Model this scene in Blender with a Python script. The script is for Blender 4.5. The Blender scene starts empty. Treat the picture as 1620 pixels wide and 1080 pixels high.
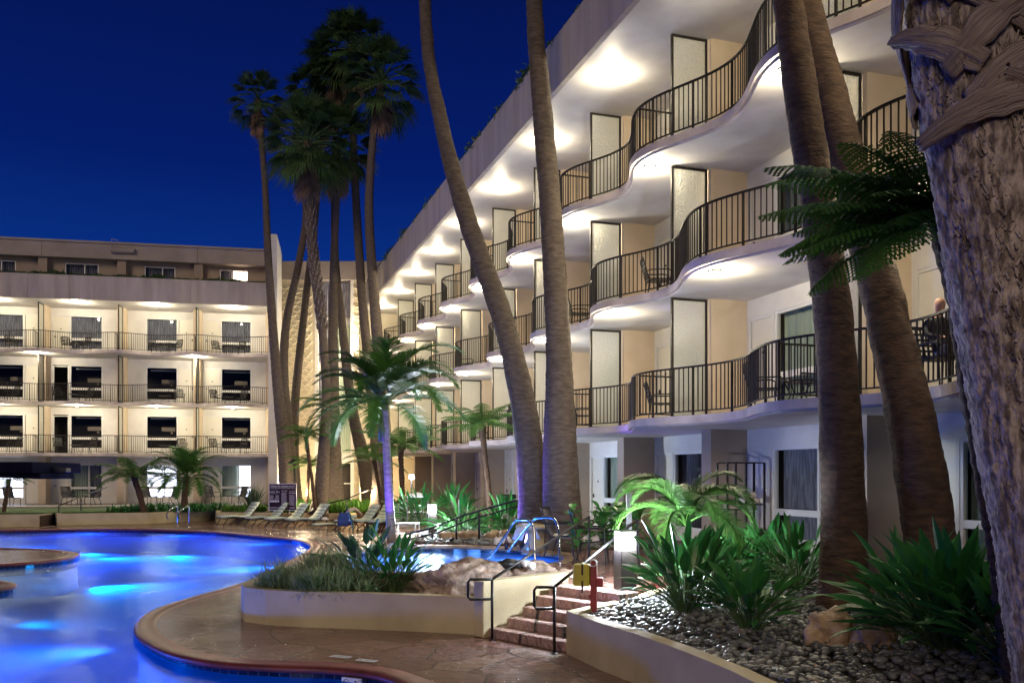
import bpy, math, random
from math import sin, cos, pi, sqrt, radians as R
from mathutils import Vector as V, Matrix, noise
from mathutils.geometry import tessellate_polygon
random.seed(7)
sc = bpy.context.scene
col = sc.collection
F = 1400.0; CH = 2.5; HX = 810.0; HY = 750.0

def P(px, py, h=0.0):
    """point seen at a photo pixel lying at height h"""
    y = (CH - h) * F / (py - HY)
    return V(((px - HX) / F * y, y, h))
def Q(px, py, d):
    """point seen at a photo pixel at depth d"""
    return V(((px - HX) / F * d, d, CH - (py - HY) / F * d))

# ---------------------------------------------------------------- materials
def mat(name, c1, c2=None, scale=3.0, rough=0.6, rvar=0.0, bump=0.0, bscale=None, metal=0.0, spec=0.5,
        stretch=(1, 1, 1), detail=5, emit=None, estr=0.0, coat=0.0, trans=0.0, contrast=(0.35, 0.65), backside=0.0):
    m = bpy.data.materials.new(name); m.use_nodes = True
    nt = m.node_tree; N = nt.nodes; L = nt.links
    b = N['Principled BSDF']
    b.inputs['Roughness'].default_value = rough
    b.inputs['Metallic'].default_value = metal
    b.inputs['Specular IOR Level'].default_value = spec
    b.inputs['Coat Weight'].default_value = coat
    b.inputs['Transmission Weight'].default_value = trans
    b.inputs['Base Color'].default_value = (*c1, 1)
    if c2 is not None or bump or rvar:
        tc = N.new('ShaderNodeTexCoord'); mp = N.new('ShaderNodeMapping')
        mp.inputs['Scale'].default_value = stretch
        L.new(tc.outputs['Object'], mp.inputs['Vector'])
    if c2 is not None:
        n = N.new('ShaderNodeTexNoise'); n.inputs['Scale'].default_value = scale; n.inputs['Detail'].default_value = detail
        L.new(mp.outputs[0], n.inputs['Vector'])
        r = N.new('ShaderNodeMapRange'); r.inputs[1].default_value = contrast[0]; r.inputs[2].default_value = contrast[1]
        L.new(n.outputs[0], r.inputs[0])
        mx = N.new('ShaderNodeMix'); mx.data_type = 'RGBA'
        mx.inputs['A'].default_value = (*c1, 1); mx.inputs['B'].default_value = (*c2, 1)
        L.new(r.outputs[0], mx.inputs['Factor']); L.new(mx.outputs['Result'], b.inputs['Base Color'])
    if rvar:
        n = N.new('ShaderNodeTexNoise'); n.inputs['Scale'].default_value = (bscale or scale) * .6; n.inputs['Detail'].default_value = 3
        L.new(mp.outputs[0], n.inputs['Vector'])
        r = N.new('ShaderNodeMapRange'); r.inputs[1].default_value = .35; r.inputs[2].default_value = .65
        r.inputs[3].default_value = max(.02, rough - rvar); r.inputs[4].default_value = rough + rvar
        L.new(n.outputs[0], r.inputs[0]); L.new(r.outputs[0], b.inputs['Roughness'])
    if bump:
        n = N.new('ShaderNodeTexNoise'); n.inputs['Scale'].default_value = bscale or scale * 3; n.inputs['Detail'].default_value = 6
        L.new(mp.outputs[0], n.inputs['Vector'])
        bp = N.new('ShaderNodeBump'); bp.inputs['Strength'].default_value = bump; bp.inputs['Distance'].default_value = .03
        L.new(n.outputs[0], bp.inputs['Height']); L.new(bp.outputs[0], b.inputs['Normal'])
    if emit:
        b.inputs['Emission Color'].default_value = (*emit, 1); b.inputs['Emission Strength'].default_value = estr
    return m

def leafmat(name, c1, c2, rough=.4, scale=1.5, transl=.25):
    m = mat(name, c1, c2, scale=scale, rough=rough, detail=3, spec=.35)
    nt = m.node_tree; N = nt.nodes; L = nt.links; b = N['Principled BSDF']; out = N['Material Output']
    t = N.new('ShaderNodeBsdfTranslucent'); mx = N.new('ShaderNodeMixShader'); mx.inputs[0].default_value = transl
    src = b.inputs['Base Color'].links[0].from_socket
    L.new(src, t.inputs[0]); L.new(b.outputs[0], mx.inputs[1]); L.new(t.outputs[0], mx.inputs[2]); L.new(mx.outputs[0], out.inputs[0])
    return m

M = {}
M['stucco'] = mat('white_stucco', (.74, .72, .68), (.64, .62, .58), 1.3, .75, bump=.12, bscale=40)
M['ceil'] = mat('ceiling_plaster', (.74, .72, .68), (.56, .53, .50), 1.3, .55, bump=.05, bscale=9, contrast=(.3, .75))
M['beige'] = mat('beige_stucco', (.66, .54, .40), (.57, .46, .33), 1.2, .8, bump=.12, bscale=40)
M['para'] = mat('parapet_concrete', (.50, .45, .41), (.30, .26, .24), 2.2, .8, bump=.12, bscale=22, stretch=(1, 1, .14), contrast=(.3, .8))
M['dkwall'] = mat('taupe_wall', (.36, .29, .23), (.30, .24, .19), 1, .8)
M['slabedge'] = mat('slab_edge_paint', (.60, .52, .49), (.45, .38, .35), 2.5, .7, bump=.1, bscale=20)
M['bronze'] = mat('dark_bronze_metal', (.016, .013, .012), (.03, .024, .02), 8, .5, metal=.1, spec=.3)
M['wframe'] = mat('white_window_frame', (.72, .72, .70), None, rough=.4)
M['door'] = mat('cream_door_paint', (.74, .71, .62), None, rough=.45)
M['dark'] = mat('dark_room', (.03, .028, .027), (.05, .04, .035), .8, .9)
M['fixture'] = mat('lamp_diffuser', (.9, .9, .85), None, rough=.4, emit=(1, .84, .60), estr=22)
M['curtain'] = mat('sheer_curtain', (.48, .56, .46), (.40, .48, .39), 2, .9, stretch=(6, 6, .3))
M['curtaindark'] = mat('patterned_drape', (.17, .17, .21), (.30, .30, .36), 3, .9, stretch=(9, 9, .6), contrast=(.45, .55))
M['lit'] = mat('lit_room_glow', (.8, .8, .85), (.35, .35, .5), .9, .9, emit=(.78, .82, 1.0), estr=2.2)
M['litwarm'] = mat('lit_curtain_glow', (.8, .7, .6), None, rough=.9, emit=(1, .72, .5), estr=5)
M['panel'] = mat('scallop_panel', (.66, .58, .42), (.54, .46, .33), 1.0, .8, bump=.1, bscale=30)
M['scallop'] = mat('scallop_relief', (.72, .64, .48), (.60, .52, .38), 2.0, .75)
M['roofm'] = mat('roof_fascia', (.36, .31, .27), (.28, .24, .21), .7, .85)
M['chrome'] = mat('polished_steel', (.75, .75, .78), None, rough=.14, metal=1)
M['iron'] = mat('black_iron', (.010, .010, .011), (.016, .016, .016), 9, .42, spec=.35)
M['wallplant'] = mat('planter_stucco', (.54, .46, .28), (.36, .29, .17), 1.1, .75, bump=.25, bscale=34, detail=8, contrast=(.3, .75))
M['soil'] = mat('bark_mulch', (.035, .018, .010), (.09, .04, .022), 14, .9, bump=.8, bscale=30)
M['grass'] = mat('lawn', (.03, .07, .012), (.055, .11, .02), 3, .9, bump=.6, bscale=60)
M['dirtdark'] = mat('outer_ground', (.06, .055, .05), (.09, .08, .07), .4, .9)
M['rock'] = mat('faux_boulder', (.46, .35, .28), (.17, .12, .095), 6, .65, rvar=.12, bump=1.0, bscale=16, detail=10, contrast=(.36, .64))
M['rockwarm'] = mat('tan_rock', (.42, .30, .19), (.22, .14, .08), 4.0, .6, bump=.9, bscale=12, detail=8)
M['towel'] = mat('white_towel', (.78, .77, .75), (.66, .65, .64), 9, .95, bump=.4, bscale=60)
M['towelpink'] = mat('used_towel', (.62, .50, .45), (.48, .38, .34), 6, .95, bump=.4, bscale=50)
M['concretepad'] = mat('patio_concrete', (.35, .32, .30), (.27, .25, .23), 2, .6, bump=.1)

def glassmat(name, tint, refl_rough, ior=1.5, base=.06):
    m = bpy.data.materials.new(name); m.use_nodes = True
    nt = m.node_tree; N = nt.nodes; L = nt.links; N.remove(N['Principled BSDF'])
    t = N.new('ShaderNodeBsdfTransparent'); t.inputs[0].default_value = (*tint, 1)
    g = N.new('ShaderNodeBsdfGlossy'); g.inputs['Roughness'].default_value = refl_rough
    f = N.new('ShaderNodeFresnel'); f.inputs[0].default_value = ior
    a = N.new('ShaderNodeMath'); a.operation = 'ADD'; a.inputs[1].default_value = base; a.use_clamp = True
    mx = N.new('ShaderNodeMixShader')
    L.new(f.outputs[0], a.inputs[0]); L.new(a.outputs[0], mx.inputs[0]); L.new(t.outputs[0], mx.inputs[1]); L.new(g.outputs[0], mx.inputs[2])
    L.new(mx.outputs[0], N['Material Output'].inputs[0])
    return m
M['glass'] = glassmat('window_glass', (.80, .82, .82), .03, 1.28, .0)
# frosted privacy glass: scatters the lamp behind it
m = bpy.data.materials.new('frosted_glass'); m.use_nodes = True; nt = m.node_tree; N = nt.nodes; L = nt.links
N.remove(N['Principled BSDF'])
tr = N.new('ShaderNodeBsdfTranslucent'); tr.inputs[0].default_value = (.70, .70, .60, 1)
tp = N.new('ShaderNodeBsdfRefraction'); tp.inputs['Roughness'].default_value = .42; tp.inputs['IOR'].default_value = 1.12; tp.inputs[0].default_value = (.9, .93, .88, 1)
df = N.new('ShaderNodeBsdfDiffuse'); df.inputs[0].default_value = (.64, .63, .58, 1)
gl = N.new('ShaderNodeBsdfGlossy'); gl.inputs['Roughness'].default_value = .30
tc = N.new('ShaderNodeTexCoord'); nz = N.new('ShaderNodeTexNoise'); nz.inputs['Scale'].default_value = 18; nz.inputs['Detail'].default_value = 4
bp = N.new('ShaderNodeBump'); bp.inputs['Strength'].default_value = 1.0; bp.inputs['Distance'].default_value = .06
L.new(tc.outputs['Object'], nz.inputs[0]); L.new(nz.outputs[0], bp.inputs['Height'])
for s in (gl, tp, tr): L.new(bp.outputs[0], s.inputs['Normal'])
m1 = N.new('ShaderNodeMixShader'); m1.inputs[0].default_value = .55
m2 = N.new('ShaderNodeMixShader'); m2.inputs[0].default_value = .18
m3 = N.new('ShaderNodeMixShader'); m3.inputs[0].default_value = .15
L.new(tr.outputs[0], m1.inputs[1]); L.new(tp.outputs[0], m1.inputs[2]); L.new(m1.outputs[0], m2.inputs[1]); L.new(df.outputs[0], m2.inputs[2])
L.new(m2.outputs[0], m3.inputs[1]); L.new(gl.outputs[0], m3.inputs[2]); L.new(m3.outputs[0], N['Material Output'].inputs[0])
M['frost'] = m

# ---------------------------------------------------------------- mesh builder
class MB:
    def __init__(s): s.v = []; s.f = []; s.m = []; s.cur = 0
    def quad(s, a, b, c, d):
        i = len(s.v); s.v += [tuple(a), tuple(b), tuple(c), tuple(d)]; s.f.append((i, i+1, i+2, i+3)); s.m.append(s.cur)
    def tri(s, a, b, c):
        i = len(s.v); s.v += [tuple(a), tuple(b), tuple(c)]; s.f.append((i, i+1, i+2)); s.m.append(s.cur)
    def box(s, x0, x1, y0, y1, z0, z1, mx=None):
        i = len(s.v)
        pts = [V((x, y, z)) for z in (z0, z1) for x, y in ((x0, y0), (x1, y0), (x1, y1), (x0, y1))]
        if mx is not None: pts = [mx @ p for p in pts]
        s.v += [tuple(p) for p in pts]
        for f in ((0, 3, 2, 1), (4, 5, 6, 7), (0, 1, 5, 4), (1, 2, 6, 5), (2, 3, 7, 6), (3, 0, 4, 7)):
            s.f.append(tuple(i + k for k in f)); s.m.append(s.cur)
    def tube(s, pts, rad, n=8, cap=True, ell=1.0):
        pts = [V(p) for p in pts]
        if not isinstance(rad, (list, tuple)): rad = [rad] * len(pts)
        base = len(s.v); prev = None
        for k, p in enumerate(pts):
            a = pts[max(0, k-1)]; b = pts[min(len(pts)-1, k+1)]
            d = (b - a)
            if d.length < 1e-9: d = V((0, 0, 1))
            d.normalize()
            if prev is None:
                u = d.orthogonal().normalized()
            else:
                u = prev - d * prev.dot(d)
                u = u.normalized() if u.length > 1e-6 else d.orthogonal().normalized()
            prev = u; w = d.cross(u)
            for j in range(n):
                t = 2 * pi * j / n
                s.v.append(tuple(p + (u * cos(t) + w * sin(t) * ell) * rad[k]))
        for k in range(len(pts)-1):
            for j in range(n):
                a = base + k*n + j; b = base + k*n + (j+1) % n
                s.f.append((a, b, b+n, a+n)); s.m.append(s.cur)
        if cap:
            s.f.append(tuple(base + j for j in reversed(range(n)))); s.m.append(s.cur)
            e = base + (len(pts)-1)*n
            s.f.append(tuple(e + j for j in range(n))); s.m.append(s.cur)
    def bar(s, a, b, w, h=None, up=(0, 0, 1)):
        a = V(a); b = V(b); h = h or w; d = (b - a).normalized(); up = V(up)
        x = d.cross(up)
        if x.length < 1e-4: x = d.cross(V((1, 0, 0)))
        x.normalize(); y = x.cross(d)
        i = len(s.v)
        for p in (a, b):
            for sx, sy in ((-1, -1), (1, -1), (1, 1), (-1, 1)):
                s.v.append(tuple(p + x*sx*w/2 + y*sy*h/2))
        for f in ((0, 1, 2, 3), (7, 6, 5, 4), (0, 4, 5, 1), (1, 5, 6, 2), (2, 6, 7, 3), (3, 7, 4, 0)):
            s.f.append(tuple(i + k for k in f)); s.m.append(s.cur)
    def lathe(s, prof, c=(0, 0, 0), n=20):
        base = len(s.v); c = V(c)
        for r, z in prof:
            for j in range(n):
                t = 2*pi*j/n; s.v.append((c.x + r*cos(t), c.y + r*sin(t), c.z + z))
        for k in range(len(prof)-1):
            for j in range(n):
                a = base+k*n+j; b = base+k*n+(j+1) % n
                s.f.append((a, b, b+n, a+n)); s.m.append(s.cur)
    def prism(s, poly, z0, z1, top=True, bottom=True, sides=True):
        """poly counter-clockwise [(x,y)]; z0,z1 numbers or lists"""
        n = len(poly); i = len(s.v)
        za = z0 if isinstance(z0, (list, tuple)) else [z0]*n
        zb = z1 if isinstance(z1, (list, tuple)) else [z1]*n
        s.v += [(p[0], p[1], za[k]) for k, p in enumerate(poly)] + [(p[0], p[1], zb[k]) for k, p in enumerate(poly)]
        if sides:
            for k in range(n):
                j = (k+1) % n; s.f.append((i+k, i+j, i+n+j, i+n+k)); s.m.append(s.cur)
        tris = tessellate_polygon([[V((p[0], p[1], 0)) for p in poly]])
        for t in tris:
            t = list(t)
            a, b, c = [poly[q] for q in t]
            if (b[0]-a[0])*(c[1]-a[1]) - (b[1]-a[1])*(c[0]-a[0]) < 0: t.reverse()
            if top: s.f.append(tuple(i+n+q for q in t)); s.m.append(s.cur)
            if bottom: s.f.append(tuple(i+q for q in reversed(t))); s.m.append(s.cur)
    def weld(s, eps=1e-5):
        key = {}; nv = []; mp = []
        for v in s.v:
            k = (round(v[0]/eps), round(v[1]/eps), round(v[2]/eps))
            if k not in key: key[k] = len(nv); nv.append(v)
            mp.append(key[k])
        s.v = nv; s.f = [tuple(mp[i] for i in f) for f in s.f]; return s
    def mesh(s, name, mats, smooth=False):
        me = bpy.data.meshes.new(name)
        me.from_pydata(s.v, [], s.f)
        for q in (mats if isinstance(mats, (list, tuple)) else [mats]): me.materials.append(q)
        if s.m and max(s.m) > 0: me.polygons.foreach_set('material_index', s.m)
        if smooth: me.polygons.foreach_set('use_smooth', [True]*len(s.f))
        me.update(); return me
    def build(s, name, mats, parent=None, smooth=False, loc=None, bevel=0):
        o = bpy.data.objects.new(name, s.mesh(name, mats, smooth)); col.objects.link(o)
        if parent is not None: o.parent = parent
        if loc is not None: o.location = loc
        if bevel:
            b = o.modifiers.new('bevel', 'BEVEL'); b.width = bevel; b.segments = 2; b.limit_method = 'ANGLE'; b.angle_limit = R(35)
        return o

def tag(o, label=None, cat=None, group=None, kind=None):
    if label: o['label'] = label
    if cat: o['category'] = cat
    if group: o['group'] = group
    if kind: o['kind'] = kind
    return o
def thing(name, label, cat, loc=(0, 0, 0), rz=0.0, group=None):
    o = bpy.data.objects.new(name, None); col.objects.link(o); o.location = loc; o.rotation_euler = (0, 0, rz)
    o.empty_display_size = .2
    return tag(o, label, cat, group)
def copy_tree(o, parent=None):
    c = o.copy(); col.objects.link(c); c.parent = parent
    for ch in list(o.children): copy_tree(ch, c)
    return c
def place(proto, flag, loc, rz, label, group=None, scale=None):
    """first use moves the built thing itself, later uses copy it with its parts"""
    o = proto if not proto.get('used') else copy_tree(proto)
    proto['used'] = 1
    o.location = loc; o.rotation_euler = (0, 0, rz); o['label'] = label
    if group: o['group'] = group
    if scale: o.scale = scale if isinstance(scale, (tuple, list)) else (scale,)*3
    return o
def lamp(name, kind, loc, energy, color, size=.05, target=None, spot=None, blend=.5):
    d = bpy.data.lights.new(name, kind); d.energy = energy; d.color = color
    if kind in ('POINT', 'SPOT'): d.shadow_soft_size = size
    if kind == 'SPOT': d.spot_size = R(spot or 60); d.spot_blend = blend
    o = bpy.data.objects.new(name, d); col.objects.link(o); o.location = loc
    if target is not None: o.rotation_euler = (V(target) - V(loc)).to_track_quat('-Z', 'Y').to_euler()
    return o
def smooth_loop(pts, sub=6):
    n = len(pts); out = []
    for i in range(n):
        p0, p1, p2, p3 = [V(pts[(i+k-1) % n]) for k in range(4)]
        for j in range(sub):
            t = j / sub
            out.append(tuple(.5*((2*p1) + (p2-p0)*t + (2*p0-5*p1+4*p2-p3)*t*t + (3*p1-p0-3*p2+p3)*t**3)))
    return out
def smooth_line(pts, sub=5):
    pts = [V(p) for p in pts]; q = [pts[0]] + pts + [pts[-1]]; out = []
    for i in range(len(pts)-1):
        p0, p1, p2, p3 = q[i:i+4]
        for j in range(sub):
            t = j/sub
            out.append(.5*((2*p1) + (p2-p0)*t + (2*p0-5*p1+4*p2-p3)*t*t + (3*p1-p0-3*p2+p3)*t**3))
    out.append(pts[-1]); return out
def offset_loop(loop, d):
    n = len(loop); out = []
    for i in range(n):
        a = V(loop[i-1][:2]); b = V(loop[(i+1) % n][:2]); t = (b-a).normalized()
        out.append((loop[i][0] + t.y*d, loop[i][1] - t.x*d))
    return out

# ---------------------------------------------------------------- camera, sky, world
cam = bpy.data.cameras.new('camera'); cam.sensor_width = 36; cam.lens = 36*F/1620
cam.shift_x = 0; cam.shift_y = (HY-540)/1620; cam.clip_end = 3000; cam.clip_start = .1
co = bpy.data.objects.new('camera', cam); col.objects.link(co); co.location = (0, 0, CH); co.rotation_euler = (R(90), 0, 0)
sc.camera = co
sc.view_settings.view_transform = 'Standard'; sc.view_settings.look = 'None'; sc.view_settings.gamma = 1
sc.view_settings.exposure = 1.0
w = bpy.data.worlds.new('World'); sc.world = w; w.use_nodes = True
nt = w.node_tree; N = nt.nodes; L = nt.links
bg = N['Background']
sky = N.new('ShaderNodeTexSky'); sky.sky_type = 'NISHITA'; sky.sun_disc = False
sky.sun_elevation = R(-3.5); sky.sun_rotation = R(200); sky.air_density = 1.2; sky.ozone_density = 4
tc = N.new('ShaderNodeTexCoord'); sp = N.new('ShaderNodeSeparateXYZ'); L.new(tc.outputs['Generated'], sp.inputs[0])
cr = N.new('ShaderNodeValToRGB'); e = cr.color_ramp.elements
e[0].position = 0.0; e[0].color = (.004, .046, .20, 1); e[1].position = .62; e[1].color = (.0006, .0016, .020, 1)
k = e.new(.17); k.color = (.0018, .022, .155, 1)
k = e.new(.32); k.color = (.0008, .0075, .085, 1)
L.new(sp.outputs[2], cr.inputs[0])
ad = N.new('ShaderNodeMix'); ad.data_type = 'RGBA'; ad.blend_type = 'ADD'; ad.inputs['Factor'].default_value = .03
L.new(cr.outputs[0], ad.inputs['A']); L.new(sky.outputs[0], ad.inputs['B'])
L.new(ad.outputs['Result'], bg.inputs[0]); bg.inputs[1].default_value = .80
# dim warm light of the rest of the courtyard, behind the viewer
s = bpy.data.lights.new('courtyard_light', 'SUN'); s.energy = .50; s.angle = R(25); s.color = (1, .78, .52)
so = bpy.data.objects.new('courtyard_light', s); col.objects.link(so)
so.rotation_euler = V((.35, 1, -.42)).to_track_quat('-Z', 'Y').to_euler()
sc.cycles.max_bounces = 6; sc.cycles.diffuse_bounces = 3; sc.cycles.glossy_bounces = 3; sc.cycles.transparent_max_bounces = 16
sc.cycles.transmission_bounces = 4; sc.cycles.sample_clamp_indirect = 4; sc.cycles.caustics_reflective = False; sc.cycles.caustics_refractive = False
# ================================================================ HOTEL WINGS
FL = [3.75, 6.77, 9.79, 12.60]     # slab tops; last = roof slab underside
GZ = .72
PHASE = {0: 0, 1: .5, 2: 0}
def xlate(w, x):  # wave profile from bay edges
    for i in range(len(w)-1):
        if w[i] <= x <= w[i+1] or i == len(w)-2: return i + (x - w[i]) / (w[i+1]-w[i])
def edge_y(bays, fl, x, base=.50, amp=.36):
    t = xlate(bays, x)
    return base + amp * cos(2*pi*(t - PHASE[fl]))

def window_part(root, x0, x1, z0, z1, y, style, mull=True, trans=None):
    f = MB(); t = .06
    f.box(x0, x1, y-.05, y+.05, z0, z0+t); f.box(x0, x1, y-.05, y+.05, z1-t, z1)
    f.box(x0, x0+t, y-.05, y+.05, z0+t, z1-t); f.box(x1-t, x1, y-.05, y+.05, z0+t, z1-t)
    if mull:
        xm = x0 + (x1-x0)*.42; f.box(xm-.03, xm+.03, y-.045, y+.045, z0+t, z1-t)
    if trans: f.box(x0+t, x1-t, y-.045, y+.045, trans-.07, trans+.07)
    win = f.build('window', M['wframe'], root)
    g = MB(); g.quad((x1-t, y-.004, z0+t), (x0+t, y-.004, z0+t), (x0+t, y-.004, z1-t), (x1-t, y-.004, z1-t)); g.build('pane', M['glass'], win)
    c = MB()
    if style in ('sheer', 'drape', 'mix'):
        n = 60
        for (xa, xb, mi) in {'sheer': [(x0, x1, 0)], 'drape': [(x0, x1, 1)], 'mix': [(x0, x0+(x1-x0)*.42, 1), (x0+(x1-x0)*.42, x1, 0)]}[style]:
            c.cur = mi
            for k in range(n):
                a = xa + (xb-xa)*k/n; b = xa+(xb-xa)*(k+1)/n
                ya = y-.22+.035*sin(a*46); yb = y-.22+.035*sin(b*46)
                c.quad((a, ya, z0), (b, yb, z0), (b, yb, z1), (a, ya, z1))
        c.build('curtain', [M['curtain'], M['curtaindark']], win)
    elif style in ('lit', 'litwarm', 'lithalf'):
        xm = x0 + (x1-x0)*.45
        if style == 'lithalf':
            c.box(x0, xm, y-.30, y-.25, z0, z1); c.cur = 1; c.box(xm, x1, y-.36, y-.31, z0, z1)
            c.build('blind', [M['lit'], M['curtain']], win)
        else:
            c.box(x0, x1, y-.30, y-.25, z0, z1); c.build('blind', M[style], win)
    elif style == 'room':
        c.box(x0+.1, x1-.1, y-.9, y-.86, z1-.16, z1-.08); c.build('blind_rail', M['wframe'], win)
        d = MB(); d.box(x0+.35, x1-.7, y-1.20, y-1.1, z0+1.15, z0+1.4); d.box(x0+.5, x0+.62, y-1.25, y-1.15, z0+1.0, z0+1.12); d.build('furniture', M['dkwall'], win)
    return win

def door_part(root, x0, x1, z0, z1, y, openroom=False, flip=False):
    d = MB()
    if openroom:
        d.box(x0, x0+.05, y-.04, y+.05, z0, z1); d.box(x1-.05, x1, y-.04, y+.05, z0, z1); d.box(x0+.05, x1-.05, y-.04, y+.05, z1-.05, z1)
        do = d.build('door_frame', M['wframe'], root); return
    d.box(x0, x1, y-.03, y+.02, z0, z1)
    do = d.build('door', M['door'], root)
    f = MB(); f.box(x0-.06, x0, y-.03, y+.06, z0, z1+.06); f.box(x1, x1+.06, y-.03, y+.06, z0, z1+.06); f.box(x0, x1, y-.03, y+.06, z1, z1+.06)
    f.build('door_frame', M['wframe'], do)
    hx = x0+.09 if flip else x1-.09
    h = MB(); h.box(hx-.02, hx+.02, y+.02, y+.05, z0+1.0, z0+1.12); h.bar((hx, y+.07, z0+1.05), (hx+(.12 if flip else -.12), y+.07, z0+1.05), .02); h.box(hx-.008, hx+.008, y+.02, y+.07, z0+1.04, z0+1.06)
    h.lathe([(.0, 0), (.02, 0)], (hx, y, z0+1.4), 8)
    h.build('handle', M['bronze'], do)
    pz = MB(); pm = (x0+x1)/2; pz.box(pm-.035, pm+.035, y+.022, y+.03, z0+1.5, z0+1.56); pz.build('room_plate', M['bronze'], do)

def hotel_wing(name, label, origin, rz, bays, nscreens, mirror0, styles, ground_styles, xend_near, xend_far, lamps, lampE, dk_ground=True, DY=-1.95, penth=True):
    name_right = label.startswith('long')
    root = thing(name, label, 'hotel', origin, rz)
    X0, X1 = xend_near, xend_far
    # slabs
    for fl in range(3):
        z = FL[fl]; s = MB(); n = int((X1-X0)/.14); top = []
        for k in range(n+1):
            x = X0 + (X1-X0)*k/n
            top.append((x, edge_y(bays, fl, x)))
        T = .17; yb = DY - .2
        for k in range(n):
            (a, ya), (b, yb2) = top[k], top[k+1]
            s.cur = 0
            s.quad((a, ya, z), (b, yb2, z), (b, yb, z), (a, yb, z))
            s.cur = 1
            s.quad((a, ya, z-T), (b, yb2, z-T), (b, yb2, z), (a, ya, z))
            s.quad((a, ya-.10, z-T-.035), (b, yb2-.10, z-T-.035), (b, yb2-.07, z-T), (a, ya-.07, z-T))
            s.quad((a, ya-.07, z-T), (b, yb2-.07, z-T), (b, yb2, z-T), (a, ya, z-T))
            s.cur = 2
            s.quad((a, yb, z-T-.035), (b, yb, z-T-.035), (b, yb2-.10, z-T-.035), (a, ya-.10, z-T-.035))
        s.build('balcony_slab', [M['concretepad'], M['slabedge'], M['ceil']], root)
    # roof slab + parapet of precast panels
    s = MB(); s.box(X0, X1, DY-6.5, 1.36, FL[3], FL[3]+.2); s.build('roof_slab', M['ceil'], root)
    s = MB(); pw = 2.2; k = X0; 
    while k < X1-.01:
        e = min(k+pw, X1); s.box(k+.008, e-.008, 1.36, 1.50, FL[3]-.06, FL[3]+1.32)
        if e-k > 1: s.lathe([(0.0, 0), (.03, 0)], (k+.6, 1.505, FL[3]+.6), 8)
        k = e
    s.box(X0, X1, 1.38, 1.47, FL[3]-.04, FL[3]+1.30)
    s.build('parapet', M['para'], root)
    # per level walls
    levels = [GZ] + FL[:3]
    for li, z0 in enumerate(levels):
        z1 = (FL[li]-.205) if li < 3 else FL[3]
        if li == 0: z1 = FL[0]-.205
        wm = MB()
        for bi in range(len(bays)-1):
            a, b = bays[bi], bays[bi+1]
            if b <= X0 or a >= X1: continue
            # pier sits against the far side of each bay edge a
            pa, pb = a-.10, a+.32
            pr = MB(); pr.box(pa, pb, DY, -.98, z0, z1); pr.build('pier', M['dkwall'] if li == 0 and dk_ground else M['beige'], root)
            A, B = pb, b-.10
            mir = (li == 0 and bi == 3) if name_right else ((bi + mirror0) % 2 == 0)
            # opening order inside [A,B]
            W = B-A
            dr = (A+.12, A+1.0) if mir else (B-1.0, B-.12)
            ww = W-1.08-(1.0 if (mir and name_right) else .35) if name_right else 1.85
            if mir: wi = (dr[1]+.08, dr[1]+.08+ww)
            else: wi = (dr[0]-.08-ww, dr[0]-.08)
            st = (ground_styles if li == 0 else styles[li-1])[bi % len(ground_styles if li == 0 else styles[li-1])]
            dopen = st.endswith('+o'); st = st.replace('+o', '')
            wz0, wz1 = z0+.0+.32, z0+2.38
            dz1 = z0+2.38
            yo = (DY-.16, DY)
            xs = sorted([dr, wi])
            wm.box(A, xs[0][0], *yo, z0, z1); wm.box(xs[0][1], xs[1][0], *yo, z0, z1); wm.box(xs[1][1], B, *yo, z0, z1)
            for (xa, xb) in xs: wm.box(xa, xb, *yo, dz1, z1)
            wm.box(wi[0], wi[1], *yo, z0, wz0)
            window_part(root, wi[0], wi[1], wz0, wz1, DY-.07, st, mull=(st not in ('room', 'drape') or li == 0), trans=z0+.95)
            door_part(root, dr[0], dr[1], z0+.02, dz1-.06, DY-.08, openroom=dopen, flip=mir)
        wm.build('room_wall', M['stucco'], root)
    # dark rooms behind
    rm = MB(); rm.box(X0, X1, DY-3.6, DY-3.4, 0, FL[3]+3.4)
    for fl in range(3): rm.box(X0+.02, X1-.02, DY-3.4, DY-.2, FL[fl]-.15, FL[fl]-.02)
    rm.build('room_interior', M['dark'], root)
    # screens, railings
    for fl in range(3):
        z = FL[fl]; zc = (FL[fl+1]-.21) if fl < 2 else FL[3]
        for bi, x in enumerate(bays):
            if not (X0+.2 < x < X1-.1): continue
            f = MB(); t = .05
            f.box(x-.03, x+.03, -.05, 0, z+.0, zc-.01); f.box(x-.03, x+.03, -.93, -.88, z, zc-.01)
            f.box(x-.03, x+.03, -.88, -.05, zc-.06, zc-.01); f.box(x-.03, x+.03, -.88, -.05, z+.03, z+.09)
            sx = f.build('privacy_screen', M['bronze'], root)
            g = MB(); g.quad((x, -.88, z+.09), (x, -.05, z+.09), (x, -.05, zc-.06), (x, -.88, zc-.06)); g.build('frosted_pane', M['frost'], sx)
            # horizontal arm tying the screen to the railing
            ye = edge_y(bays, fl, x)-.08
            if ye > .12:
                f = MB(); f.bar((x, 0, z+.98), (x, ye, z+.98), .035); f.bar((x, 0, z+.12), (x, ye, z+.12), .03)
                nn = max(1, int(ye/.13))
                for q in range(1, nn): f.bar((x, ye*q/nn, z+.12), (x, ye*q/nn, z+.98), .014)
                f.build('screen_rail', M['bronze'], root)
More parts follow.
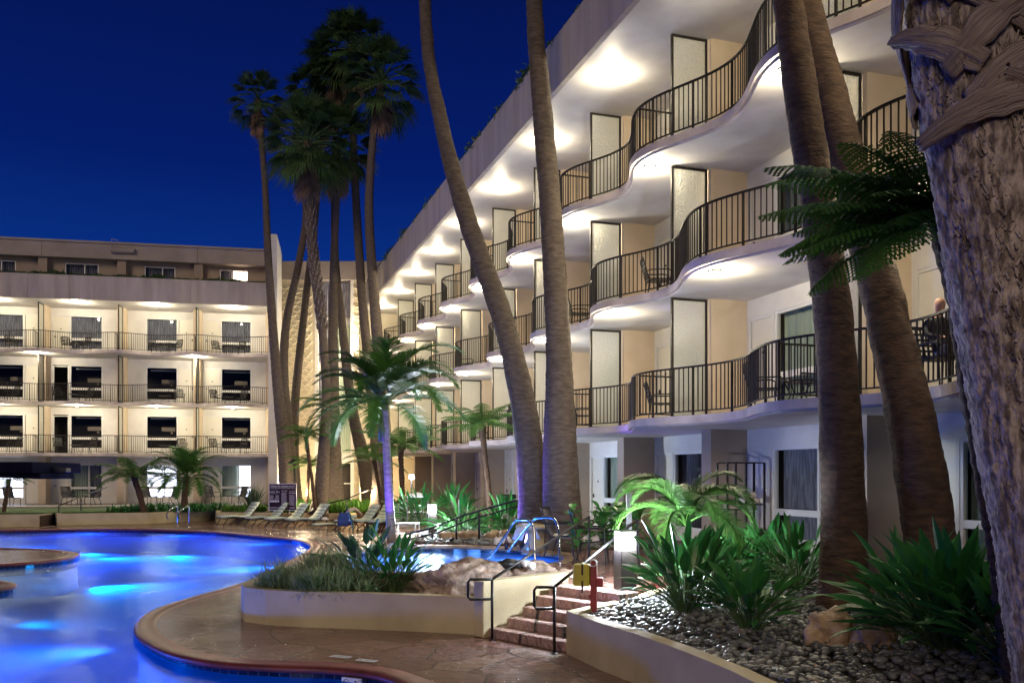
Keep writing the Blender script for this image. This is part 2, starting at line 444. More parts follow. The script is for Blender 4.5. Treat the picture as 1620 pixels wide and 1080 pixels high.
        for bi in range(len(bays)-1):
            a, b = max(bays[bi], X0), min(bays[bi+1], X1)
            if b-a < .3: continue
            r = MB(); n = 26; last = None
            pt = lambda x, zz: V((x, edge_y(bays, fl, x)-.08, zz))
            for k in range(n+1):
                x = a+(b-a)*k/n
                if last is not None:
                    r.bar(pt(last, z+1.03), pt(x, z+1.03), .05, .035); r.bar(pt(last, z+.09), pt(x, z+.09), .03, .025)
                last = x
            # balusters spaced along the arc
            s = 0; x = a; nxt = .06; prev = pt(a, 0); cnt = 0; dx = .01
            while x < b:
                x += dx; p = pt(x, 0); s += (p-prev).length; prev = p
                if s >= nxt:
                    nxt += .125; cnt += 1
                    if cnt % 9 == 4: r.bar(pt(x, z+.0), pt(x, z+1.02), .045, .03)
                    else: r.bar(pt(x, z+.09), pt(x, z+1.02), .019)
            r.build('railing', M['bronze'], root)
    # ceiling lamps
    fx = MB(); fx.lathe([(.0, -.085), (.09, -.07), (.13, -.03), (.14, 0)], n=14)
    rim = MB(); rim.lathe([(.145, -.03), (.165, -.02), (.165, 0)], n=14)
    fme = fx.mesh('lamp_globe', M['fixture'], True); rme = rim.mesh('lamp_rim', M['bronze'], True)
    cs, sn = cos(rz), sin(rz)
    for (lx, ly, lz, lab) in lamps:
        o = bpy.data.objects.new('ceiling_light', rme); col.objects.link(o); o.parent = root; o.location = (lx, ly, lz)
        g = bpy.data.objects.new('lamp_globe', fme); col.objects.link(g); g.parent = o
        wp = V(origin) + V((cs*lx - sn*ly, sn*lx + cs*ly, lz-.21))
        lamp('balcony_lamp', 'POINT', wp, lampE, (1.0, .87, .62), .09)
    return root

# right wing ------------------------------------------------------------
urx = V((-.315, .949, 0)); RZ_R = math.atan2(.949, -.315)
OR = (3.65, 20.3, 0)
baysR = [-19.2, -14.6, -9.9, -5.2] + [4.65*k for k in range(0, 9)]
lampsR = []
for fl in range(3):
    zc = (FL[fl+1]-.205) if fl < 2 else FL[3]
    for bi in range(len(baysR)-1):
        a, b = baysR[bi], baysR[bi+1]
        if fl == 1: x = a
        else: x = (a+b)/2
        if x < -12: continue
        lampsR.append((x if fl != 1 else x+.25, .42, zc, ''))
stR = [['sheer', 'mix', 'drape', 'sheer'], ['mix', 'sheer', 'drape', 'sheer', 'drape'], ['drape', 'sheer', 'mix', 'drape', 'drape']]
right = hotel_wing('hotel_wing', 'long right wing with stacked wavy balconies, black railings and frosted screens', OR, RZ_R, baysR, 0, 1,
                   stR, ['drape', 'mix', 'mix', 'drape'], -19.2, 4.65*8, lampsR, 84)
# penthouse strip behind the parapet (right)
s = MB(); s.box(-19.2, 37.2, -2.35, -2.15, FL[3]+.2, FL[3]+2.7); s.build('penthouse_wall', M['dkwall'], right)
s = MB(); s.box(-19.2, 37.2, -6, -1.6, FL[3]+2.7, FL[3]+3.3); s.build('penthouse_roof', M['roofm'], right)
ex = MB(); ex.box(37.2, 37.5, -6, 1.5, .3, FL[3]+1.3); ex.build('end_wall', M['panel'], right)

# left wing --------------------------------------------------------------
RZ_L = math.atan2(-.193, -.981)
OL = (-14.96, 54.29, 0)
baysL = [-.1, 4.2, 8.6, 13.0, 17.4, 21.8]
lampsL = []
for fl in range(3):
    zc = (FL[fl+1]-.205) if fl < 2 else FL[3]
    for bi in range(4):
        a, b = baysL[bi], baysL[bi+1]
        if fl == 1:
            if bi in (1, 3): lampsL.append((a, .40, zc, ''))
        else: lampsL.append(((a+b)/2, .42, zc, ''))
lampsL.append((21.6, .4, FL[2]-.205, ''))
stL = [['room', 'room', 'room+o', 'room'], ['room', 'room', 'room+o', 'room'], ['drape', 'drape', 'drape', 'drape']]
left = hotel_wing('hotel_wing', 'left wing facing the pool with three rows of balconies and a planted parapet', OL, RZ_L, baysL, 0, 1,
                  stL, ['lithalf', 'lit', 'mix', 'lit'], -.1, 21.8, lampsL, 150, dk_ground=False)
s = MB(); 
pw = [(-.1, .55), (2.9, 3.0+1.2)]
s = MB(); s.box(-.1, 21.8, -1.35, -1.2, FL[3]+.2, FL[3]+.75)
ops = [(1.3, 3.0, 'litpart'), (5.6, 7.4, 'drape'), (10, 11.9, 'drape'), (14.6, 16.5, 'drape'), (19, 20.9, 'drape')]
k = -.1
for (a, b, st) in ops:
    s.box(k, a, -1.35, -1.2, FL[3]+.75, FL[3]+2.80); k = b
s.box(k, 21.8, -1.35, -1.2, FL[3]+.75, FL[3]+2.80)
for (a, b, st) in ops: s.box(a, b, -1.35, -1.2, FL[3]+2.6, FL[3]+2.80)
s.build('penthouse_wall', M['dkwall'], left)
for (a, b, st) in ops:
    if st == 'litpart':
        window_part(left, a, a+.95, FL[3]+.75, FL[3]+2.6, -1.28, 'litwarm', mull=False)
        window_part(left, a+.95, b, FL[3]+.75, FL[3]+2.6, -1.28, 'drape', mull=False)
    else: window_part(left, a, b, FL[3]+.75, FL[3]+2.6, -1.28, st)
for x in baysL[1:]: s = MB(); s.box(x-.25, x+.25, -1.2, -.75, FL[3]+.2, FL[3]+2.80); s.build('penthouse_pier', M['dkwall'], left)
s = MB()
for a, b in ((-.1, 4.2), (4.22, 12.98), (13.0, 21.8)): s.box(a, b, -.75, -.55, FL[3]+2.80, FL[3]+3.7)
s.box(-.1, 21.8, -5.5, -.76, FL[3]+2.80, FL[3]+3.6); s.box(-.12, 21.8, -.8, -.47, FL[3]+3.7, FL[3]+3.82)
s.build('penthouse_roof', M['roofm'], left)
s = MB(); s.tube([(9.1, -.45, FL[3]+3.3), (7.8, -.45, FL[3]+3.3)], .17, 12); s.bar((9.1, -.5, FL[3]+3.3), (9.1, -.5, FL[3]+4.0), .03); s.bar((9.1, -.5, FL[3]+4.0), (8.7, -.5, FL[3]+3.9), .03)
s.build('roof_pipe', M['roofm'], left)
s = MB(); s.box(-.62, -.12, -4, 1.5, 0.0, FL[3]+4.25); s.build('end_fin', M['stucco'], left)
tag(left.children[-1], 'tall pale fin wall closing the wing')

# corner block: scalloped panels either side of a glazed stair -------------------------
CB = (-12.9, 57.8, 0)
cb = thing('hotel_corner', 'corner block between the wings with scalloped relief panels and tall stair windows', 'building', (0, 0, 0))
yF = 57.5
def scal(x0, x1, z0, z1, y):
    b = MB(); b.box(x0, x1, y, y+.3, z0, z1); pn = b.build('relief_panel', M['panel'], cb)
    s = MB(); W = .50; H = .30; r = 0; z = z0+.1
    while z < z1-.35:
        off = 0 if r % 2 == 0 else W/2
        x = x0+W/2+off
        while x <= x1-W/2+.02:
            s.tube([(x+W*.48*cos(t), y-.02, z+.26+W*.48*sin(t)*.9) for t in [pi + pi*q/8 for q in range(9)]], [.03+.025*sin(pi*q/8) for q in range(9)], 5)
            s.tube([(x+W*.24*cos(t), y-.015, z+.27+W*.24*sin(t)*.9) for t in [pi + pi*q/6 for q in range(7)]], .022, 4)
            x += W
        z += H; r += 1
    s.build('scallop_relief', M['scallop'], pn, smooth=True)
xa = (433-HX)/F*yF; xb = (498-HX)/F*yF; xc = (560-HX)/F*yF; xd = (612-HX)/F*yF
scal(xa, xb, .6, 15.1, yF); scal(xc, xd, .6, 15.1, yF)
s = MB(); s.box(xa-.3, xd+1.5, yF-.15, yF+3, 15.1, 16.3); s.build('fascia', M['roofm'], cb)
# recessed stair column with windows
s = MB(); s.box(xb, xb+.22, yF-.02, yF+.9, .6, 15.1); s.box(xc-.22, xc, yF-.02, yF+.9, .6, 15.1)
rows = [(3.9, 6.2), (6.9, 9.2), (9.9, 12.2), (12.7, 14.9)]
zz = 3.2
for (a, b) in rows:
    s.box(xb+.22, xc-.22, yF+.35, yF+.5, zz, a); zz = b
s.box(xb+.22, xc-.22, yF+.35, yF+.5, zz, 15.1)
s.build('stair_wall', M['stucco'], cb)
for i, (a, b) in enumerate(rows):
    for (p, q) in ((a, a+(b-a)*.42), (a+(b-a)*.42, b)):
        window_part(cb, xb+.24, xc-.24, p, q, yF+.42, 'mix' if i < 3 else 'drape', mull=False)
s = MB(); s.box(xb-.2, xc+.2, yF+2.6, yF+2.8, 0, 15.2); s.build('room_interior', M['dark'], cb)
s = MB(); s.box(xb+.3, xc-.3, yF+1.2, yF+1.25, .7, 3.1); s.build('door', M['dark'], cb)
s = MB(); s.bar((xb+.4, yF+1.1, 1.9), (xc-.4, yF+1.1, 1.9), .05, .08); s.build('handle', M['wframe'], cb)
s = MB(); s.box(-16.4, -8.0, yF+3, yF+3.3, 0, 15.2); s.build('rear_wall', M['dkwall'], cb)
# wall lamp in the corner
f = MB(); f.lathe([(0, -.1), (.1, -.06), (.13, 0), (.10, .06), (0, .09)], n=12); f.build('wall_light', M['fixture'], cb, True, loc=(xd-.55, yF-.35, 10.9))
lamp('corner_lamp', 'POINT', (xd-.55, yF-.75, 10.7), 650, (1, .88, .68), .12)
lamp('corner_low_lamp', 'POINT', ((xb+xa)/2, yF-3.2, 1.6), 300, (1, .78, .46), .2)
lamp('corner_low_lamp', 'POINT', ((xc+xd)/2, yF-3.4, 1.8), 300, (1, .78, .46), .2)
# ================================================================ POOL, DECKS, PLANTERS
def flag_mat(name, wet=.5, scale=1.0, bright=1.0):
    m = bpy.data.materials.new(name); m.use_nodes = True; nt = m.node_tree; N = nt.nodes; L = nt.links; b = N['Principled BSDF']
    tc = N.new('ShaderNodeTexCoord')
    wn = N.new('ShaderNodeTexNoise'); wn.inputs['Scale'].default_value = 1.3
    L.new(tc.outputs['Object'], wn.inputs[0])
    vm = N.new('ShaderNodeVectorMath'); vm.operation = 'MULTIPLY_ADD'; vm.inputs[1].default_value = (.25, .25, 0)
    L.new(wn.outputs['Color'], vm.inputs[0]); L.new(tc.outputs['Object'], vm.inputs[2])
    v1 = N.new('ShaderNodeTexVoronoi'); v1.inputs['Scale'].default_value = 1.05*scale; v1.inputs['Randomness'].default_value = .9; v1.voronoi_dimensions = '2D'
    v2 = N.new('ShaderNodeTexVoronoi'); v2.feature = 'DISTANCE_TO_EDGE'; v2.inputs['Scale'].default_value = 1.05*scale; v2.inputs['Randomness'].default_value = .9; v2.voronoi_dimensions = '2D'
    L.new(vm.outputs[0], v1.inputs['Vector']); L.new(vm.outputs[0], v2.inputs['Vector'])
    sx = N.new('ShaderNodeSeparateColor'); L.new(v1.outputs['Color'], sx.inputs[0])
    cr = N.new('ShaderNodeValToRGB'); cr.color_ramp.interpolation = 'LINEAR'; e = cr.color_ramp.elements
    cols = [(.23, .07, .048), (.27, .125, .08), (.18, .052, .04), (.34, .20, .13), (.25, .09, .062)]
    e[0].position = 0; e[0].color = tuple(c*bright for c in cols[0])+(1,); e[1].position = 1; e[1].color = tuple(c*bright for c in cols[4])+(1,)
    for i in (1, 2, 3):
        k = e.new(i/4); k.color = tuple(c*bright for c in cols[i])+(1,)
    L.new(sx.outputs[0], cr.inputs[0])
    n = N.new('ShaderNodeTexNoise'); n.inputs['Scale'].default_value = 3.2; n.inputs['Detail'].default_value = 8; n.inputs['Roughness'].default_value = .65
    mp = N.new('ShaderNodeMapping'); mp.inputs['Scale'].default_value = (1, 2.2, 1); L.new(tc.outputs['Object'], mp.inputs[0]); L.new(mp.outputs[0], n.inputs[0])
    mx = N.new('ShaderNodeMix'); mx.data_type = 'RGBA'; mx.blend_type = 'MULTIPLY'; mx.inputs['Factor'].default_value = .75
    r = N.new('ShaderNodeMapRange'); r.inputs[1].default_value = .3; r.inputs[2].default_value = .7; r.inputs[3].default_value = .42; r.inputs[4].default_value = 1.5
    L.new(n.outputs[0], r.inputs[0]); L.new(cr.outputs[0], mx.inputs['A']); L.new(r.outputs[0], mx.inputs['B'])
    jt = N.new('ShaderNodeMapRange'); jt.inputs[1].default_value = .008; jt.inputs[2].default_value = .022
    L.new(v2.outputs['Distance'], jt.inputs[0])
    m2 = N.new('ShaderNodeMix'); m2.data_type = 'RGBA'; m2.inputs['A'].default_value = (.045, .035, .03, 1)
    L.new(jt.outputs[0], m2.inputs['Factor']); L.new(mx.outputs['Result'], m2.inputs['B']); L.new(m2.outputs['Result'], b.inputs['Base Color'])
    wr = N.new('ShaderNodeTexNoise'); wr.inputs['Scale'].default_value = .55; wr.inputs['Detail'].default_value = 4; L.new(tc.outputs['Object'], wr.inputs[0])
    rr = N.new('ShaderNodeMapRange'); rr.inputs[1].default_value = .38; rr.inputs[2].default_value = .62; rr.inputs[3].default_value = .48-.39*wet; rr.inputs[4].default_value = .70-.38*wet
    L.new(wr.outputs[0], rr.inputs[0]); L.new(rr.outputs[0], b.inputs['Roughness'])
    hs = N.new('ShaderNodeMath'); hs.operation = 'MULTIPLY_ADD'; hs.inputs[1].default_value = 1.0
    n2 = N.new('ShaderNodeTexNoise'); n2.inputs['Scale'].default_value = 9; n2.inputs['Detail'].default_value = 8; L.new(mp.outputs[0], n2.inputs[0])
    L.new(jt.outputs[0], hs.inputs[0]); 
    ml = N.new('ShaderNodeMath'); ml.operation = 'MULTIPLY'; ml.inputs[1].default_value = 2.2; L.new(n2.outputs[0], ml.inputs[0]); L.new(ml.outputs[0], hs.inputs[2])
    bp = N.new('ShaderNodeBump'); bp.inputs['Strength'].default_value = 1.0; bp.inputs['Distance'].default_value = .055
    L.new(hs.outputs[0], bp.inputs['Height']); L.new(bp.outputs[0], b.inputs['Normal'])
    b.inputs['Specular IOR Level'].default_value = .6; b.inputs['Coat Weight'].default_value = .75*wet; b.inputs['Coat Roughness'].default_value = .07; L.new(bp.outputs[0], b.inputs['Coat Normal'])
    return m
M['flag'] = flag_mat('wet_flagstone', 1.0, 1.0, .82)
M['flagup'] = flag_mat('deck_flagstone', .8, 1.1, 1.0)
M['stair'] = flag_mat('stair_flagstone', .4, .7, 1.6)
hs_ = M['stair'].node_tree.nodes.new('ShaderNodeHueSaturation'); hs_.inputs['Saturation'].default_value = .62
bb_ = M['stair'].node_tree.nodes['Principled BSDF']; M['stair'].node_tree.links.new(bb_.inputs['Base Color'].links[0].from_socket, hs_.inputs['Color']); M['stair'].node_tree.links.new(hs_.outputs[0], bb_.inputs['Base Color'])
M['coping'] = mat('red_coping_stone', (.19, .040, .032), (.11, .026, .022), 3, .42, spec=.35, bump=.1, bscale=25)
# tile band with grout
def tilemat(name, c, grout, sc):
    m = bpy.data.materials.new(name); m.use_nodes = True; nt = m.node_tree; N = nt.nodes; L = nt.links; b = N['Principled BSDF']
    uv = N.new('ShaderNodeUVMap'); br = N.new('ShaderNodeTexBrick'); br.offset = 0; br.inputs['Scale'].default_value = 1
    br.inputs['Brick Width'].default_value = sc; br.inputs['Row Height'].default_value = sc; br.inputs['Mortar Size'].default_value = .006
    br.inputs['Color1'].default_value = (*c, 1); br.inputs['Color2'].default_value = (*[q*.8 for q in c], 1); br.inputs['Mortar'].default_value = (*grout, 1)
    L.new(uv.outputs[0], br.inputs[0]); L.new(br.outputs[0], b.inputs['Base Color']); b.inputs['Roughness'].default_value = .15
    return m
M['tile'] = tilemat('blue_waterline_tile', (.006, .010, .035), (.09, .10, .14), .15)
M['plaster'] = mat('pool_plaster', (.24, .46, .70), (.18, .38, .62), 1.5, .7)
# water surface: smeared by the long exposure
def watermat(name, tint, bs, rough, stretch=(1, 1, 1), milk=.34):
    m = bpy.data.materials.new(name); m.use_nodes = True; nt = m.node_tree; N = nt.nodes; L = nt.links; N.remove(N['Principled BSDF'])
    t = N.new('ShaderNodeBsdfTransparent'); t.inputs[0].default_value = (*tint, 1)
    g = N.new('ShaderNodeBsdfGlossy'); g.inputs['Roughness'].default_value = rough; g.inputs[0].default_value = (.6, .8, 1, 1)
    f = N.new('ShaderNodeFresnel'); f.inputs[0].default_value = 1.33
    tc = N.new('ShaderNodeTexCoord'); mp = N.new('ShaderNodeMapping'); mp.inputs['Scale'].default_value = stretch; L.new(tc.outputs['Object'], mp.inputs[0])
    n = N.new('ShaderNodeTexNoise'); n.inputs['Scale'].default_value = bs; n.inputs['Detail'].default_value = 4; L.new(mp.outputs[0], n.inputs[0])
    n2 = N.new('ShaderNodeTexNoise'); n2.inputs['Scale'].default_value = bs*.2; n2.inputs['Detail'].default_value = 2; L.new(mp.outputs[0], n2.inputs[0])
    ad = N.new('ShaderNodeMath'); ad.operation = 'MULTIPLY_ADD'; ad.inputs[1].default_value = 3; L.new(n2.outputs[0], ad.inputs[0]); L.new(n.outputs[0], ad.inputs[2])
    bp = N.new('ShaderNodeBump'); bp.inputs['Strength'].default_value = .55; bp.inputs['Distance'].default_value = .05
    L.new(ad.outputs[0], bp.inputs['Height']); L.new(bp.outputs[0], g.inputs['Normal'])
    fm = N.new('ShaderNodeMath'); fm.operation = 'MULTIPLY'; L.new(f.outputs[0], fm.inputs[0])
    ge = N.new('ShaderNodeNewGeometry'); sw = N.new('ShaderNodeMapRange'); sw.inputs[3].default_value = .36; sw.inputs[4].default_value = 1; L.new(ge.outputs['Backfacing'], sw.inputs[0]); L.new(sw.outputs[0], fm.inputs[1])
    tl = N.new('ShaderNodeBsdfTranslucent'); tl.inputs[0].default_value = (*tint, 1)
    mt = N.new('ShaderNodeMixShader'); mt.inputs[0].default_value = milk; L.new(t.outputs[0], mt.inputs[1]); L.new(tl.outputs[0], mt.inputs[2])
    mx = N.new('ShaderNodeMixShader'); L.new(fm.outputs[0], mx.inputs[0]); L.new(mt.outputs[0], mx.inputs[1]); L.new(g.outputs[0], mx.inputs[2])
    L.new(mx.outputs[0], N['Material Output'].inputs[0]); return m
M['water'] = watermat('pool_water', (.05, .36, .95), 5, .20, (1, .8, 1))
M['spawater'] = watermat('spa_water', (.7, .9, 1), 7, .14)

pool_pts = [(-1.29, 10.6), (-.7, 9.6), (-.45, 8), (-.8, 6.4), (-2.5, 5.3), (-6, 5), (-10, 6.5), (-12.6, 10), (-13.2, 14), (-12.7, 17.2), (-11.55, 18.7),
            (-11.25, 20.0), (-12.3, 21.0), (-14.6, 22.2), (-15.4, 23.4), (-14.5, 24.4), (-13.65, 25.3), (-13.3, 26.5), (-13.66, 27.9), (-14.6, 28.9), (-15.9, 29.7), (-18.2, 30.3),
            (-21.5, 31.2), (-24.5, 33), (-27, 36.5), (-25.5, 39.2), (-22, 40), (-19.3, 40.7), (-16.1, 40.2), (-12.9, 38.5), (-9.95, 35.7), (-8.3, 34), (-7.1, 31.25), (-6.6, 28),
            (-6.4, 24), (-6.2, 21.5), (-6.3, 19.6), (-6.55, 17.95), (-6.62, 16.5), (-6.4, 15.2), (-5.92, 14), (-5.32, 13.06), (-4.65, 12.28), (-3.86, 11.74), (-3.05, 11.53), (-2.37, 11.42), (-1.76, 11.15)]
pool = smooth_loop([(x, y, 0) for x, y in reversed(pool_pts)], 5)
poolxy = [(p[0], p[1]) for p in pool]

def holed_sheet(outer, holes, z, name, m, parent=None):
    loops = [[V((p[0], p[1], 0)) for p in outer]] + [[V((p[0], p[1], 0)) for p in h] for h in holes]
    flat = [p for l in loops for p in l]
    b = MB(); b.v = [(p.x, p.y, z) for p in flat]
    for t in tessellate_polygon(loops):
        a, c, d = [flat[q] for q in t]
        if (c-a).cross(d-a).z < 0: t = (t[0], t[2], t[1])
        b.f.append(tuple(t)); b.m.append(0)
    return b.build(name, m, parent)
def band(loop, prof, name, mats, parent=None, uv=False, smooth=True, closed=True):
    """sweep a profile [(outward offset, z, mat)] along a CCW loop"""
    n = len(loop); b = MB(); rings = []
    for off, z, mi in prof:
        lo = offset_loop(loop, off) if off else [(p[0], p[1]) for p in loop]
        rings.append([(p[0], p[1], z) for p in lo])
    s = [0]
    for k in range(n): s.append(s[-1] + (V(loop[k][:2])-V(loop[(k+1) % n][:2])).length)
    uvs = []
    for q in range(len(prof)-1):
        b.cur = prof[q][2]
        for k in range(n):
            j = (k+1) % n
            b.quad(rings[q][k], rings[q][j], rings[q+1][j], rings[q+1][k])
            uvs += [(s[k], prof[q][1]), (s[k+1], prof[q][1]), (s[k+1], prof[q+1][1]), (s[k], prof[q+1][1])]
    if not uv: b.weld()
    me = b.mesh(name, mats, smooth)
    if uv:
        l = me.uv_layers.new(name='UVMap'); l.data.foreach_set('uv', [c for p in uvs for c in p])
    o = bpy.data.objects.new(name, me); col.objects.link(o)
    if parent: o.parent = parent
    return o

rect = [(-45, -12), (16, -12), (16, 62), (-45, 62)]
tag(holed_sheet([(-1500, -1500), (1500, -1500), (1500, 1500), (-1500, 1500)], [rect], -.02, 'ground', M['dirtdark']), kind='structure')
tag(holed_sheet(rect, [offset_loop(pool, .30)], 0, 'pool_deck', M['flag']), kind='structure')
tag(band(pool, [(.30, -.03, 0), (.30, .012, 0), (.02, .014, 0), (-.03, -.002, 0), (-.045, -.035, 0), (-.03, -.07, 0), (0.03, -.085, 0)], 'pool_coping', [M['coping']]), kind='structure')
tag(band(pool, [(0.03, -.085, 0), (0.03, -.36, 1), (.03, -1.05, 1)], 'pool_wall', [M['tile'], M['plaster']], uv=True, smooth=False), kind='structure')
b = MB(); b.prism(offset_loop(pool, .03), -1.06, -1.05, bottom=False, sides=False); tag(b.build('pool_floor', M['plaster']), kind='structure')
b = MB(); b.prism(offset_loop(pool, .028), -.15, -.14, bottom=False, sides=False); tag(b.build('pool_water', M['water']), kind='structure')
# underwater lamps
for (x, y, tx, ty, e, c) in [(-6.4, 17.2, -11, 18, 380, (.0, .14, 1)), (-5.6, 13.6, -10, 11, 220, (.0, .18, 1)), (-12.7, 14, -8, 14, 330, (0, .22, 1)),
                          (-13.4, 27.9, -9, 27, 260, (.0, .45, 1)), (-12.0, 20.6, -9, 22, 120, (.1, .6, 1)), (-6.6, 24, -11, 25, 60, (.3, .6, 1)),
                          (-14.6, 39, -13, 33, 330, (.0, .10, 1)), (-19, 40.2, -18, 35, 330, (.0, .08, 1)), (-24.5, 38, -20, 34, 260, (.0, .08, 1)), (-8.6, 34, -12, 32, 160, (0, .2, 1)),
                          (-3, 11.2, -4, 8.5, 40, (0, .35, 1)), (-2.2, 6.2, -4, 9, 36, (0, .25, 1)), (-10, 7, -9, 11, 130, (0, .15, 1)), (-17.5, 30.4, -17, 33, 130, (0, .2, 1))]:
    d = V((tx-x, ty-y, 0)).normalized()
    lamp('pool_lamp', 'SPOT', V((x, y, -.45)) + d*.10, e*6.0, (c[0], c[1]*1.5+.02, 1), .14, target=V((x, y, -.45)) + d*4 + V((0, 0, -1.3)), spot=112, blend=.9)

# depth marker tiles
def text_mesh(name, body, size, loc, rot, m, parent=None, align='CENTER', extrude=.0008, width=None):
    c = bpy.data.curves.new(name, 'FONT'); c.body = body; c.size = size; c.align_x = align; c.extrude = extrude
    o = bpy.data.objects.new(name, c); col.objects.link(o); bpy.context.view_layer.update()
    me = bpy.data.meshes.new_from_object(o); bpy.data.objects.remove(o); me.name = name
    if width and me.vertices:
        xs = [v.co.x for v in me.vertices]; s = width/(max(xs)-min(xs))
        for v in me.vertices: v.co.x *= s
    me.materials.clear(); me.materials.append(m)
    o = bpy.data.objects.new(name, me); col.objects.link(o); o.location = loc; o.rotation_euler = rot
    if parent: o.parent = parent
    return o
M['white'] = mat('white_tile', (.7, .7, .68), None, rough=.2)
M['black'] = mat('black_mark', (.01, .01, .01), None, rough=.4)
mk = thing('depth_marker', 'white waterline tiles with a no diving circle and the number 2 under the red coping', 'depth marker')
pc = P(565, 1058, -.1); a = V((-2.37, 11.42, 0)); bdir = (V((-1.76, 11.15, 0))-a).normalized(); ang = math.atan2(bdir.y, bdir.x)
mk.location = a.lerp(V((-1.76, 11.15, 0)), .55) + V((0, -.0, -.14)); mk.rotation_euler = (0, 0, ang)
for k, nm in ((-.15, 'tile'), (.0, 'tile')):
    b = MB(); b.box(k+.002, k+.148, -.022, .02, -.09, .052); b.build(nm, M['white'], mk)
text_mesh('lettering', '2', .13, (.065, -.0235, -.065), (R(90), 0, 0), M['black'], mk)
text_mesh('lettering', 'FT', .04, (.125, -.0235, .012), (R(90), 0, 0), M['black'], mk)
b = MB(); b.tube([(-.075+.05*cos(t), -.0235, -.02+.05*sin(t)) for t in [2*pi*q/20 for q in range(21)]], .004, 5, cap=False)
b.bar((-.11, -.0235, .015), (-.04, -.0235, -.055), .007, .003); b.bar((-.075, -.0235, .01), (-.075, -.0235, -.03), .012, .003); b.build('symbol', M['black'], mk)
for nm, (px, py), txt in (('depth_marker', (539, 1038), 'NO DIVING'), ('depth_marker', (580, 1044), '2 FT')):
    p = P(px, py, .016)
    t = thing(nm, 'small white deck tile lettered %s on the red coping' % txt, 'depth marker', p, ang)
    b = MB(); b.box(-.15, .15, -.06, .06, 0, .003); b.build('tile', M['white'], t)
    text_mesh('lettering', txt, .07, (0, -.025, .004), (0, 0, 0), M['black'], t, width=.26)

# ---------------------------------------------------------------- upper deck, spa, planters
spaC = V((-1.55, 19.3, 0)); spa = [(spaC.x + 2.45*cos(2*pi*k/48) + .25*cos(4*pi*k/48), spaC.y + 3.0*sin(2*pi*k/48)) for k in range(48)]
UZ = .70
upper = [(1.80, 13.70), (.83, 14.66), (.2, 15.3), (-.5, 15.9), (-1.6, 15.95), (-3.0, 16.5), (-4.0, 17.7), (-4.45, 19.5), (-4.2, 21.5), (-4.0, 23.2), (-3.9, 25.5), (-4.0, 30), (-4.3, 36), (-5.2, 42.5), (-6.5, 47), (-8.4, 52), (-8.6, 60),
         (15.5, 60), (15.5, -8), (7, -8), (6.6, .5), (7.2, 5), (6.7, 9.6), (5.8, 13.2), (4.2, 15.0), (2.4, 14.8)]
upper = list(reversed(upper)); 
def area(p): return sum(p[i-1][0]*p[i][1]-p[i][0]*p[i-1][1] for i in range(len(p)))/2
if area(upper) < 0: upper.reverse()
tag(holed_sheet(upper, [offset_loop([(x, y) for x, y in spa], .28)], UZ, 'upper_deck', M['flagup']), kind='structure')
b = MB(); b.prism(upper, .004, UZ, top=False, bottom=False); tag(b.build('deck_retaining_wall', M['coping']), kind='structure')
tag(band(spa, [(.28, UZ-.01, 0), (.28, UZ+.012, 0), (.02, UZ+.012, 0), (-.03, UZ-.01, 0), (-.03, UZ-.06, 0), (.02, UZ-.08, 0)], 'spa_coping', [M['rockwarm']]), kind='structure')
tag(band(spa, [(.02, UZ-.08, 0), (.02, UZ-.30, 1), (.02, -.0, 1)], 'spa_wall', [M['tile'], M['plaster']], uv=True, smooth=False), kind='structure')
b = MB(); b.prism(offset_loop(spa, .02), .0, .01, bottom=False, sides=False); tag(b.build('spa_floor', M['plaster']), kind='structure')
b = MB(); b.prism(offset_loop(spa, .02), UZ-.15, UZ-.14, bottom=False, sides=False); tag(b.build('spa_water', M['spawater']), kind='structure')
lamp('spa_lamp', 'POINT', (-2.6, 20.3, .34), 55, (.12, .32, 1), .2); lamp('spa_lamp', 'POINT', (-1.3, 17.2, .3), 45, (.3, .5, 1), .2); lamp('spa_lamp', 'POINT', (0.1, 20, .3), 40, (.05, .2, 1), .2)

def planter(name, label, poly_outer, wall_t, ztop, zsoil, soilmat, wallmat=None, base=0.0, cat='planter', capped=False, soilname='soil'):
    t = thing(name, label, cat)
    if area(poly_outer) < 0: poly_outer = list(reversed(poly_outer))
    inner = offset_loop(poly_outer, -wall_t); n = len(poly_outer); b = MB()
    zt = ztop if isinstance(ztop, (list, tuple)) else [ztop]*n
    for k in range(n):
        j = (k+1) % n; A = poly_outer[k]; B = poly_outer[j]; C = inner[j]; D = inner[k]
        b.quad((*A, base), (*B, base), (*B, zt[j]), (*A, zt[k]))
        b.quad((*A, zt[k]), (*B, zt[j]), (*C, zt[j]), (*D, zt[k]))
        b.quad((*D, zt[k]), (*C, zt[j]), (*C, zsoil-.1), (*D, zsoil-.1))
    wl = b.build('planter_wall', wallmat or M['wallplant'], t, bevel=0)
    s = MB(); s.prism(inner, zsoil-.01, zsoil, bottom=False, sides=False); s.build(soilname, soilmat, t)
    return t
fp = [(-4.75, 16.2), (-4.78, 15.6), (-4.55, 15.05), (-4.1, 14.72), (-3.4, 14.48), (-2.6, 14.33), (-1.6, 14.1), (-.9, 13.92), (-.40, 13.75), (-.1, 14.25), (.05, 15.2), (-.5, 15.95), (-1.6, 16.0), (-2.95, 16.5), (-3.95, 17.7), (-4.3, 18.3), (-4.85, 17.2)]
planter('stone_planter', 'curved cream planter wall on the wet peninsula holding striped grass and a boulder', fp, .2, .58, .46, M['soil'])
